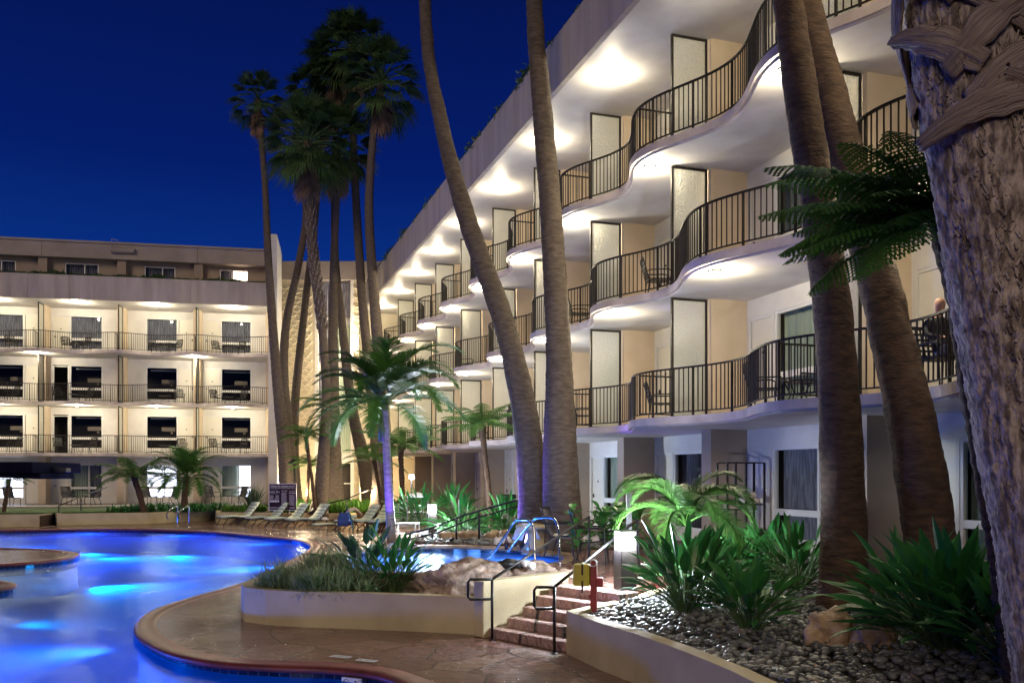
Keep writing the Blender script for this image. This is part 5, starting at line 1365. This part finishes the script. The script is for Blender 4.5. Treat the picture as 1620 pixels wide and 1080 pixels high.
def sling_chair(mname='sling_mesh', fm='iron'):
    t = thing('sling_chair', 'x', 'chair', group='sling patio chairs'); m = M[fm]
    for sx in (-1, 1):
        b = MB(); b.tube([(sx*.28, -.26, 0), (sx*.28, -.24, .40), (sx*.29, -.22, .62)], .016, 6); b.build('leg', m, t)
        b = MB(); b.tube([(sx*.28, .34, 0), (sx*.27, .20, .40)], .016, 6); b.build('leg', m, t)
        b = MB(); b.tube([(sx*.29, -.22, .62), (sx*.30, -.15, .65), (sx*.29, .34, .64)], .016, 6); b.build('armrest', m, t)
    b = MB(); 
    for sx in (-1, 1): b.tube([(sx*.27, -.26, .42), (sx*.27, .20, .38), (sx*.26, .30, .55), (sx*.25, .40, .95)], .016, 6)
    b.tube([(-.25, .40, .95), (.25, .40, .95)], .016, 6); b.build('frame', m, t)
    b = MB(); pr = [(-.25, .425), (0, .40), (.19, .40), (.27, .52), (.33, .72), (.395, .94)]
    for k in range(5): b.quad((-.255, pr[k][0], pr[k][1]), (.255, pr[k][0], pr[k][1]), (.255, pr[k+1][0], pr[k+1][1]), (-.255, pr[k+1][0], pr[k+1][1]))
    b.weld(); o = b.build('sling', M[mname], t, smooth=True); s = o.modifiers.new('s', 'SOLIDIFY'); s.thickness = .01; return t
M['sling_mesh'] = mat('sling_mesh', (.04, .036, .045), (.06, .055, .065), 30, .6)
def small_table(name='patio_table', r=.36, h=.52, group='small round patio tables'):
    t = thing(name, 'x', 'table', group=group)
    b = MB(); b.lathe([(0, h), (r, h), (r+.01, h-.012), (r, h-.025), (0, h-.025)], n=24); b.build('table_top', M['iron'], t)
    for k in range(4): a = k*pi/2+.78; b = MB(); b.tube([(r*.75*cos(a), r*.75*sin(a), h-.02), (r*.4*cos(a), r*.4*sin(a), h*.5), (r*.85*cos(a), r*.85*sin(a), 0)], .012, 6); b.build('leg', M['iron'], t)
    return t
BC = balcony_chair(); SC_ = sling_chair(); ST = small_table()
def loc2w(O, rz, x, y, z): c, s = cos(rz), sin(rz); return V((O[0]+c*x-s*y, O[1]+s*x+c*y, z))
def LXf(O, rz, px, y):
    lo, hi = -14.0, 60.0; f = lambda x: (lambda p: HX+F*p.x/p.y - px)(loc2w(O, rz, x, y, 0))
    for _ in range(60):
        mi = (lo+hi)/2
        if f(mi) > 0: lo = mi
        else: hi = mi
    return lo
fl_name = {0: 'lowest', 1: 'middle', 2: 'top'}
for (px, fl, y, r, lab) in [(1212, 0, -.45, -1.9, 'balcony chair left of the scroll-legged table on the lowest balcony, right of the frosted screen'),
                            (1300, 0, -.75, 1.6, 'balcony chair right of the small table on the lowest balcony, partly behind the brown trunk'),
                            (1048, 0, -.25, -1.9, 'balcony chair just left of the tall frosted screen on the lowest balcony'),
                            (925, 0, -.2, -1.8, 'balcony chair on the lowest balcony right of the upright purple-footed trunk'),
                            (1042, 1, -.3, -1.9, 'balcony chair on the middle balcony at the crest above the brightest lamp'),
                            (918, 1, -.25, -1.8, 'balcony chair on the middle balcony just right of the upright trunk'),
                            (738, 1, -.25, -1.8, 'balcony chair on the middle balcony left of the bent trunk'),
                            (762, 0, -.3, -1.8, 'balcony chair on the lowest balcony above the small tree fern')]:
    x = LXf(OR, RZ_R, px, y); place(BC, None, loc2w(OR, RZ_R, x, y, FL[fl]+.002), RZ_R+pi/2+r, lab)
x = LXf(OR, RZ_R, 1262, -.6); place(ST, None, loc2w(OR, RZ_R, x, -.6, FL[0]+.002), 0, 'small round table between two chairs on the lowest right balcony', 'small round patio tables')
pos = {2: [(107, 'left'), (131, 'right'), (244, 'left'), (277, 'right'), (345, 'left'), (377, 'right'), (18, 'left')],
       1: [(93, 'left'), (136, 'right'), (284, 'right'), (342, 'left'), (380, 'right'), (18, 'right')],
       0: [(94, 'left'), (141, 'right'), (288, 'right'), (341, 'left'), (380, 'right'), (22, 'right')]}
bayn = lambda px: 'first bay from fin wall' if px > 311 else 'second bay from fin wall' if px > 186 else 'third bay from fin wall' if px > 60 else 'bay cut by the left edge'
for fl, l in pos.items():
    for px, sd in l:
        y = -.75; x = LXf(OL, RZ_L, px, y)
        place(BC, None, loc2w(OL, RZ_L, x, y, FL[fl]+.002), RZ_L+pi+(.6 if sd == 'left' else -.6)+(.9 if px == 284 or px == 288 else 0), '%s balcony chair, %s row of the left wing, %s' % (sd, fl_name[fl], bayn(px)))
    for px in (120, 260, 360):
        y = -.85; x = LXf(OL, RZ_L, px, y); place(ST, None, loc2w(OL, RZ_L, x, y, FL[fl]+.002), 0, 'small round table, %s row of the left wing, %s' % (fl_name[fl], bayn(px)), 'small round patio tables')
for i, (px, sd) in enumerate([(19, 'alone before the lit window at the left edge'), (110, 'left of its table in the third bay'), (146, 'right of its table in the third bay'), (236, 'left one before the second lit window'), (269, 'right one before the second lit window'), (337, 'left one before the window nearest the fin'), (378, 'right one before the window nearest the fin')]):
    y = 1.0; x = LXf(OL, RZ_L, px, y); place(SC_, None, loc2w(OL, RZ_L, x, y, GZ), RZ_L+pi+(.9, .8, -.8, .8, -.8, .8, -.8)[i], 'dark sling chair on the left patio, '+sd, scale=1.12)
for px, lab in ((128, 'in the third bay'), (252, 'before the second lit window'), (357, 'before the window nearest the fin')):
    y = 1.2; x = LXf(OL, RZ_L, px, y); place(ST, None, loc2w(OL, RZ_L, x, y, GZ), 0, 'small round table on the left ground floor patio '+lab, 'small round patio tables')
# patio chairs by the spa
place(SC_, None, (Q(893, 0, 19.6).x, 19.6, UZ), -1.9+pi, 'violet-lit sling chair between the grab rails and the fig, turned left')
place(SC_, None, (Q(938, 0, 18.0).x, 18.0, UZ), -1.75+pi, 'sling chair in front of the figs nearest the stair handrail')
place(SC_, None, (Q(812, 0, 31.5).x, 31.5, UZ), .4, 'dark sling chair under the window behind the strelitzia')

# loungers
M['cushion'] = bpy.data.materials.new('striped_cushion'); M['cushion'].use_nodes = True
nt = M['cushion'].node_tree; N = nt.nodes; L = nt.links; bs = N['Principled BSDF']; bs.inputs['Roughness'].default_value = .9
tc = N.new('ShaderNodeTexCoord'); wv = N.new('ShaderNodeTexWave'); wv.inputs['Scale'].default_value = 3.2; wv.bands_direction = 'X'; wv.inputs['Distortion'].default_value = .4
cr = N.new('ShaderNodeValToRGB'); e = cr.color_ramp.elements; cr.color_ramp.interpolation = 'CONSTANT'
e[0].color = (.50, .60, .52, 1); e[1].position = .8; e[1].color = (.28, .32, .28, 1); k = e.new(.35); k.color = (.66, .70, .60, 1); k = e.new(.6); k.color = (.20, .30, .30, 1)
L.new(tc.outputs['Object'], wv.inputs[0]); L.new(wv.outputs[0], cr.inputs[0]); L.new(cr.outputs[0], bs.inputs[0])
def lounger(back=.85):
    t = thing('sun_lounger', 'x', 'sun lounger', group='striped sun loungers on the far deck')
    pr = [(0, .30), (.5, .33), (1.18, .32), (1.18+.75*cos(back), .32+.75*sin(back))]
    b = MB()
    for sy in (-.31, .31): b.tube([(p[0], sy, p[1]-.05) for p in pr], .02, 6)
    b.build('frame', M['iron'], t)
    b = MB(); L3 = smooth_line([(p[0], 0, p[1]) for p in pr], 6)
    for k in range(len(L3)-1):
        a, c = L3[k], L3[k+1]; b.quad((a.x, -.30, a.z), (c.x, -.30, c.z), (c.x, .30, c.z), (a.x, .30, a.z))
    b.weld(); o = b.build('cushion', M['cushion'], t, smooth=True); s = o.modifiers.new('s', 'SOLIDIFY'); s.thickness = .07; s.offset = 1
    for sy in (-1, 1):
        b = MB(); b.bar((.25, sy*.3, .28), (.02, sy*.3, 0), .03); b.build('leg', M['iron'], t)
        b = MB(); b.bar((1.0, sy*.3, .28), (.62, sy*.3, 0), .03); b.build('leg', M['iron'], t)
        b = MB(); b.bar((1.2, sy*.3, .28), (1.9, sy*.3, .24), .03); b.bar((1.88, sy*.3, .25), (1.95, sy*.3, 0), .03); b.build('leg', M['iron'], t)
    return t
LG = lounger()
for i, (px, py, rz, sc_, lab) in enumerate([(347, 830, .78, 1, 'first sun lounger from the left, a folded towel on its foot'), (392, 832, .78, 1, 'second sun lounger from the left, in front of the rules sign'),
     (424, 834, .78, 1, 'third sun lounger from the left, no towel on it'), (457, 835, .78, 1, 'fourth sun lounger from the left with a towel on its raised back'),
     (497, 837, .6, (1, 1, .55), 'nearly flat sun lounger between the fourth one and the blue towel'), (535, 838, .7, 1, 'sun lounger draped with a grey towel beside the blue towel'),
     (566, 838, .9, 1, 'sun lounger with raised back left of the most upright one'), (592, 840, 1.05, 1.05, 'most upright striped sun lounger just left of the purple stem'), (618, 832, .8, .9, 'sun lounger mostly hidden behind the purple stem')]):
    p = P(px, py); place(LG, None, (p.x, p.y, 0.003), rz, lab, scale=[q*1.2 for q in (sc_ if isinstance(sc_, tuple) else (sc_,)*3)])
def towel(label, loc, rz, size, seed, m='towel', name='towel', drape=0.0, group='towels'):
    rnd = random.Random(seed); b = MB(); n = 12; sx, sy, h = size; g = []
    for i in range(n+1):
        for j in range(n+1):
            x = (i/n-.5)*sx; y = (j/n-.5)*sy; ed = min(i, j, n-i, n-j)/(n/2)
            z = h*min(1, ed*3)**.5*(.75+.5*noise.noise(V((x*9+seed, y*9, 0)))) - drape*(abs(x)/(sx/2))**2
            b.v.append((x+rnd.uniform(-.01, .01), y+rnd.uniform(-.01, .01), z))
    for i in range(n):
        for j in range(n): a = i*(n+1)+j; b.f.append((a, a+n+1, a+n+2, a+1)); b.m.append(0)
    o = b.build(name, M[m], smooth=True, loc=loc); o.rotation_euler = (0, 0, rz); s = o.modifiers.new('s', 'SOLIDIFY'); s.thickness = .015; tag(o, label, 'towel', group); return o
p = P(361, 826); towel('folded towel on the foot of the first lounger', (p.x, p.y, .40), .3, (.42, .34, .10), 1, 'towelpink')
p = Q(501, 822, 42.2); towel('crumpled white towel on the nearly flat lounger', (p.x+.25, p.y, .34), .3, (.6, .4, .12), 2)
p = Q(503, 0, 44.2); towel('towel thrown on the back of the fourth lounger', (p.x-.0, 43.6, .78), .3, (.45, .35, .12), 3, 'towel', drape=.1)
b = MB(); M['bluetowel'] = mat('navy_towel', (.015, .035, .16), (.02, .05, .22), 5, .9)
p = P(546, 838); tw = towel('dark blue towel hanging over a lounger end', (p.x, p.y-.1, .75), 1.57, (.9, .5, .06), 4, 'bluetowel', drape=.55)
p = P(556, 834); towel('grey striped towel draped on the lounger right of the blue towel', (p.x, p.y+.5, .8), .4, (.8, .5, .15), 5, 'towelpink', drape=.3)
# white metal table and towel stand
t = thing('side_table', 'white rectangular metal side table beside the purple palm stem', 'table', (Q(643, 0, 25).x, 25, UZ), -.15)
b = MB(); b.box(-.33, .33, -.24, .24, .40, .43); b.build('table_top', M['wframe'], t, bevel=.005)
for sx in (-1, 1):
    for sy in (-1, 1): b = MB(); b.box(sx*.31-.015, sx*.31+.015, sy*.22-.015, sy*.22+.015, 0, .40); b.build('leg', M['wframe'], t)
b = MB(); b.box(-.295, .295, -.21, .21, .12, .135); b.build('shelf', M['wframe'], t)
ts = thing('towel_stand', 'two-tier grey metal stand with white towels on top, near the far bollard', 'stand', (Q(661, 0, 31).x, 31, UZ), .1)
M['greymetal'] = mat('grey_metal', (.25, .24, .23), None, rough=.4, metal=.5)
for sx in (-1, 1):
    for sy in (-1, 1): b = MB(); b.tube([(sx*.36, sy*.22, 0), (sx*.36, sy*.22, 1.0)], .016, 6); b.build('leg', M['greymetal'], ts)
for nm, z in (('table_top', 1.0), ('shelf', .48)): b = MB(); b.box(-.38, .38, -.24, .24, z, z+.02); b.build(nm, M['greymetal'], ts)
towel('heap of white towels on the two-tier metal stand', (ts.location.x-.03, 31, UZ+1.02), .1, (.62, .38, .14), 6)
# shelf with towels at the wall
sh = thing('towel_shelf', 'open black metal shelf rack standing against the ground floor wall between door and window', 'shelf', (Q(1172, 0, 19.6).x, 19.6, UZ), .32)
b = MB()
for sx in (-.47, 0, .47):
    for sy in (-.2, .2): b.box(sx-.02, sx+.02, sy-.02, sy+.02, 0, 2.06 if sx else 2.06)
for z in (.05, 2.04): b.box(-.45, .45, -.2, -.17, z, z+.03); b.box(-.45, .45, .17, .2, z, z+.03)
b.build('frame', M['bronze'], sh)
for (x0, x1, z) in ((.02, .45, .25), (.02, .45, 1.12), (-.45, -.02, 1.02), (-.45, -.02, .25)): b = MB(); b.box(x0, x1, -.168, .168, z, z+.025); b.build('shelf', M['bronze'], sh)
b = MB(); b.box(-.45, .45, -.19, -.175, .08, .6); b.build('mesh_panel', M['bronze'], sh)
b = MB(); b.box(.03, .44, .17, .18, 1.16, 2.0); 
def tow_roll(label, loc, rz, r, l, m='towelpink', group='rolled towels'):
    b = MB(); b.tube([(-l/2, 0, r), (-l/2+.005, 0, r), (0, 0, r*1.03), (l/2-.005, 0, r), (l/2, 0, r)], [r*.8, r, r, r, r*.8], 14)
    k = MB(); sp_ = [(l/2+.003, (r*.8*q/24)*cos(q*.6), r+(r*.8*q/24)*sin(q*.6)) for q in range(24)]
    b.tube(sp_, .006, 4); o = b.build('rolled_towel', M[m], smooth=True, loc=loc); o.rotation_euler = (0, 0, rz); tag(o, label, 'towel', group); return o
sc0 = V(sh.location)
for i, (dx, dz, m_, lb) in enumerate(((.12, 1.15, 'towel', 'left rolled towel on the middle shelf of the black rack'), (.27, 1.15, 'towelpink', 'middle rolled towel on the shelf of the black rack'), (.40, 1.15, 'towel', 'right rolled towel on the shelf of the black rack'), (.2, 1.28, 'towelpink', 'rolled towel stacked on top of the others in the black rack'))):
    tow_roll(lb, sc0+V((dx*.95, dx*.31, dz)), .32+pi/2+.9, .065, .34, m_)
towel('folded pinkish towels on the left shelf of the black rack', sc0+V((-.22, -.07, 1.05)), .3, (.34, .26, .16), 8, 'towelpink')

# rocks ------------------------------------------------------------------
def rock(label, loc, size, rz, seed, m='rock', sub=4, rough=.22, flat=None, group=None, crack=True, pw=.8):
    bm = bmesh.new(); bmesh.ops.create_icosphere(bm, subdivisions=sub, radius=1)
    for v in bm.verts:
        c = v.co; bx = V([math.copysign(abs(q)**pw, q) for q in c]); n1 = noise.noise(bx*1.6+V((seed, 0, 0)))*rough*2; n2 = noise.noise(bx*4+V((0, seed, 0)))*rough*.6; n3 = noise.noise(bx*11)*rough*.22
        cell = noise.voronoi(bx*1.7+V((seed*.7, seed, 0)))[0]; cr_ = max(0, .09-(cell[1]-cell[0]))*(-1.9 if crack else 0)
        v.co = bx*(.85+n1+n2+n3+cr_); v.co = V((v.co.x*size[0], v.co.y*size[1], max(-.3, v.co.z)*size[2]))
        if flat: v.co.z = min(v.co.z, flat+.02*noise.noise(bx*3))
    me = bpy.data.meshes.new('boulder'); bm.to_mesh(me); bm.free(); me.materials.append(M[m]); me.polygons.foreach_set('use_smooth', [True]*len(me.polygons))
    o = bpy.data.objects.new('boulder', me); col.objects.link(o); o.location = loc; o.rotation_euler = (0, 0, rz); tag(o, label, 'rock', group); return o
q = Q(725, 0, 14.9); rock('large cracked pinkish boulder in the curved planter', (q.x+.03, 15.0, .50), (1.0, .50, .60), .05, 3, sub=5, rough=.15)
q = Q(835, 0, 15.4); rock('lower flat boulder against the large one, under the black bag', (q.x-.02, 15.5, .62), (.78, .42, .40), .1, 8, sub=5, rough=.14)
q = Q(900, 0, 15.8); rock('small grey rock at the top of the steps', (q.x, 15.5, .74), (.24, .2, .12), .4, 5, sub=3)
rock('larger reddish tan rock lying in the pebbles before the straight trunk', (Q(1318, 0, 9.6).x, 9.7, .74), (.34, .28, .32), .2, 11, 'rockwarm', rough=.2)
rock('pale tan rock touching the reddish one in the pebbles', (Q(1385, 0, 9.3).x, 9.35, .70), (.27, .22, .28), -.5, 14, 'rockwarm', rough=.2)
for i, (px, d, s_, lb) in enumerate([(722, 24.2, (.55, .25, .26), 'long tan rock behind the spa rim'), (745, 24.5, (.28, .22, .27), 'tan rock at the right end of the long one behind the spa'), (779, 24.3, (.26, .22, .26), 'brown squarish rock behind the spa beneath the ramp rail'), (798, 24.8, (.2, .2, .24), 'small rock behind the left grab rail'),
                                 (672, 33, (.3, .25, .5), 'rock under the two-tier towel stand')]):
    rock(lb, (Q(px, 0, d).x, d, UZ+.02), s_, .3*i, 20+i, 'rockwarm', sub=3, rough=.2)
for i, (px, d) in enumerate([(830, 21.4), (845, 20.4), (868, 20.0)]):
    rock(['low cream stone slab beside the spa ladder', 'flat pale stone at the foot of the stone table', 'flat pale stone near the violet chair'][i], (Q(px, 0, d).x, d, UZ-.0), (.32, .25, .09), .5*i, 40+i, 'rockwarm', sub=3)
# stone table with towel and bottles
t = thing('stone_table', 'rough cream stone pedestal table under the grab rails, a towel hanging from it', 'table', (Q(846, 0, 21.6).x, 21.0, UZ), .0)
b = MB(); b.lathe([(0, .0), (.30, .0), (.27, .12), (.22, .35), (.30, .52), (0, .52)], n=14); o = b.build('pedestal', M['wallplant'], t, smooth=True)
b = MB(); b.lathe([(0, .52), (.42, .52), (.46, .55), (.45, .60), (.41, .62), (0, .62)], n=18)
b.v = [(x*(1+.12*noise.noise(V((x*3, y*3, 1)))), y, z) for x, y, z in b.v]; b.build('table_top', M['wallplant'], t, smooth=True)
towel('violet-lit towel hanging over the stone table', (t.location.x-.22, t.location.y-.25, UZ+.63), .5, (.5, .45, .04), 12, 'towel', drape=.35)
towel('white towel bundle lying on the deck behind the left grab rail', (Q(795, 0, 22).x, 22.6, UZ), .2, (.5, .35, .22), 13)
def bottle(label, loc, h, r, m, grp='bottles'):
    t = thing('bottle', label, 'bottle', loc, 0, grp); b = MB(); b.lathe([(0, 0), (r, 0), (r, h*.6), (r*.4, h*.78), (r*.35, h*.92), (0, h*.92)], n=12); b.build('body', M[m], t, smooth=True)
    b = MB(); b.lathe([(r*.42, h*.9), (r*.42, h), (0, h)], n=10); b.build('cap', M['bluecap'], t)
M['bluecap'] = mat('blue_cap', (.02, .1, .6), None, rough=.4); M['amber'] = mat('amber_glass', (.05, .02, .01), None, rough=.1); M['steelish'] = mat('steel_cup', (.4, .4, .38), None, rough=.3, metal=.8)
bottle('dark bottle with a blue cap by the left grab rail', (Q(801, 0, 21).x, 21.0, UZ+.02), .30, .045, 'amber')
bottle('small steel bottle at the foot of the stone table', (Q(836, 0, 20).x, 20.2, UZ+.07), .16, .04, 'steelish')
# bag and rolled towels on the boulder
t = thing('handbag', 'slouching black bag lying on top of the lower boulder', 'bag', (Q(806, 0, 15.3).x, 15.25, .93), .2)
bm = bmesh.new(); bmesh.ops.create_icosphere(bm, subdivisions=3, radius=1)
for v in bm.verts:
    c = v.co.copy(); v.co = V((c.x*.21, c.y*.13, c.z*.085+.03))*(1+.25*noise.noise(c*2.3)+.1*noise.noise(c*6))
me = bpy.data.meshes.new('bag'); bm.to_mesh(me); bm.free(); me.materials.append(M['iron']); me.polygons.foreach_set('use_smooth', [True]*len(me.polygons))
o = bpy.data.objects.new('body', me); col.objects.link(o); o.parent = t
b = MB(); b.tube([(-.14, -.08, .06), (-.08, -.12, .13), (.05, -.12, .12), (.12, -.09, .04)], .009, 6); b.build('strap', M['iron'], t, smooth=True)
b = MB(); b.box(.10, .24, -.16, -.05, -.03, .05); b.build('pocket', M['iron'], t, bevel=.02)
for i, (px, lb) in enumerate(((828, 'white rolled towel nearest the black bag on the boulder'), (836, 'white rolled towel at the right end of the boulder, under the handrail'))):
    tow_roll(lb, (Q(px, 0, 15.2).x, 15.2-.05*i, .90-.02*i), -.9, .065, .26, 'towel')
towel('white towel left on the seat of the violet chair', (Q(888, 0, 19.6).x, 19.5, UZ+.42), .4, (.4, .36, .08), 15)
towel('patterned cloth bundle on the seat of the near sling chair', (Q(938, 0, 18).x-.1, 18.0, UZ+.42), .4, (.4, .36, .18), 16, 'towelpink')

# person on the balcony with a laptop --------------------------------------
M['skin'] = mat('skin', (.50, .30, .22), None, rough=.5); M['cloth'] = mat('black_shirt', (.02, .02, .022), None, rough=.8); M['pants'] = mat('pale_trousers', (.58, .52, .46), (.5, .45, .4), 5, .85); M['hair'] = mat('brown_hair', (.10, .06, .04), None, rough=.6)
yl = -.15; xp = LXf(OR, RZ_R, 1492, yl); pp0 = loc2w(OR, RZ_R, xp, yl, FL[0]+.002)
ch = place(BC, None, pp0+V((0, .05, 0)), 0.25, 'dark chair under the person with the laptop on the lowest right balcony')
pr = thing('person', 'seated person in dark top and pale trousers holding a laptop on the balcony', 'person', pp0, .25)
sk = [((0, .02, .50), .125, -1), ((0, .06, .66), .12, 0), ((0, .10, .84), .135, 1), ((0, .12, .98), .12, 2), ((0, .10, 1.06), .055, 3), ((0, .08, 1.12), .055, 4), ((0, .06, 1.20), .085, 5), ((0, .065, 1.27), .088, 6), ((0, .07, 1.33), .06, 7),
      ((.17, .12, .98), .06, 3), ((.24, .02, .76), .045, 9), ((.12, -.18, .70), .032, 10), ((.08, -.25, .69), .02, 11),
      ((-.17, .12, .98), .06, 3), ((-.24, .02, .76), .045, 13), ((-.12, -.18, .70), .032, 14), ((-.08, -.25, .69), .02, 15),
      ((.10, -.05, .50), .095, 0), ((.13, -.42, .52), .065, 17), ((.12, -.45, .12), .042, 18), ((.12, -.50, .05), .035, 19), ((.13, -.62, .03), .025, 20),
      ((-.10, -.05, .52), .095, 0), ((-.02, -.42, .62), .065, 22), ((.20, -.52, .38), .045, 23), ((.27, -.55, .33), .035, 24), ((.33, -.64, .28), .024, 25)]
me = bpy.data.meshes.new('body'); me.from_pydata([s[0] for s in sk], [(i, s[2]) for i, s in enumerate(sk) if s[2] >= 0], [])
bo = bpy.data.objects.new('body', me); col.objects.link(bo); md = bo.modifiers.new('skin', 'SKIN'); bpy.context.view_layer.update()
for i, s_ in enumerate(sk):
    me.skin_vertices[0].data[i].radius = (s_[1], s_[1]*.85)
me.skin_vertices[0].data[0].use_root = True
sb = bo.modifiers.new('sub', 'SUBSURF'); sb.levels = 2; sb.render_levels = 2
bpy.context.view_layer.update(); dg = bpy.context.evaluated_depsgraph_get()
m2 = bpy.data.meshes.new_from_object(bo.evaluated_get(dg)); bpy.data.objects.remove(bo)
m2.materials.clear(); [m2.materials.append(M[k]) for k in ('skin', 'cloth', 'pants', 'hair')]
for p_ in m2.polygons:
    c = p_.center; p_.use_smooth = True
    if c.z > 1.04: p_.material_index = 3 if (c.z > 1.31 or (c.y > .10 and c.z > 1.15)) else 0
    elif c.z > .52 and (abs(c.x) < .3 and c.y > -.10): p_.material_index = 1
    elif c.z > .62 and c.y < -.1 and c.z > .66: p_.material_index = 0
    elif c.z < .10 or (c.x > .24 and c.z < .36): p_.material_index = 0
    else: p_.material_index = 2
bo = bpy.data.objects.new('body', m2); col.objects.link(bo); bo.parent = pr
b = MB(); b.box(-.03, -.018, -.032, -.02, 1.235, 1.25); b.box(.018, .03, -.032, -.02, 1.235, 1.25); b.build('eyes', M['hair'], pr)
for sx in (-1, 1):
    for k in range(4): b = MB(); b.tube([(sx*.085+.014*(k-1.5), -.26, .69), (sx*.08+.014*(k-1.5), -.31-.006*(1.5-abs(k-1.5)), .695), (sx*.075+.013*(k-1.5), -.34, .68)], [.008, .0075, .005], 6); b.build('finger', M['skin'], pr, smooth=True)
    b = MB(); b.tube([(sx*.06, -.24, .70), (sx*.035, -.28, .70)], [.009, .006], 6); b.build('thumb', M['skin'], pr, smooth=True)
lt = thing('laptop', 'open dark laptop with a small blue glow on its lid, on the person\'s lap', 'laptop', pp0+V((.03, -.02, 0)), .25)
b = MB(); b.box(-.18, .18, -.40, -.15, .68, .695); b.build('keyboard', M['iron'], lt)
b = MB(); b.box(-.18, .18, -.41, -.40, .69, .95, Matrix.Translation((0, -.40, .69)) @ Matrix.Rotation(.28, 4, 'X') @ Matrix.Translation((0, .40, -.69))); b.build('screen_lid', M['iron'], lt)
b = MB(); b.lathe([(0, 0), (.022, 0)], n=14); lg = b.build('lid_emblem', mat('blue_glow', (.05, .2, .9), None, emit=(.03, .15, 1), estr=2), lt, loc=(0, -.452, .82)); lg.rotation_euler = (R(90)+.28, 0, 0)

# fallen leaves and litter
rnd = random.Random(77); b = MB()
for _ in range(150):
    y = rnd.uniform(7, 14.5); x = rnd.uniform(1, 6.5)
    if not in_poly(x, y, inner): continue
    z = bed_z(x, y)+.05; a = rnd.uniform(0, 6.28); l = rnd.uniform(.03, .10); w_ = l*rnd.uniform(.15, .4); d = V((cos(a), sin(a), rnd.uniform(-.2, .3))); q = V((-sin(a), cos(a), rnd.uniform(-.3, .3)))
    c = V((x, y, z)); b.quad(c-d*l, c+q*w_, c+d*l+V((0, 0, .015)), c-q*w_)
tag(b.build('fallen_leaves', M['fandead']), 'scattered brown fallen leaves on the pebble bed', 'fallen leaves', kind='stuff')
b = MB()
for _ in range(160):
    y = rnd.uniform(11.6, 16); x = rnd.uniform(-6, 0.6)
    if in_poly(x, y, offset_loop(pool, .3)) or in_poly(x, y, fp) or y > 13.4+.2*x: continue
    a = rnd.uniform(0, 6.28); l = rnd.uniform(.008, .03); c = V((x, y, .008)); d = V((cos(a), sin(a), 0))*l; q = V((-sin(a), cos(a), .2))*l*.4
    b.quad(c-d, c+q, c+d, c-q)
tag(b.build('leaf_litter', M['fandead']), 'tiny bits of leaf litter on the wet deck', 'leaf litter', kind='stuff')
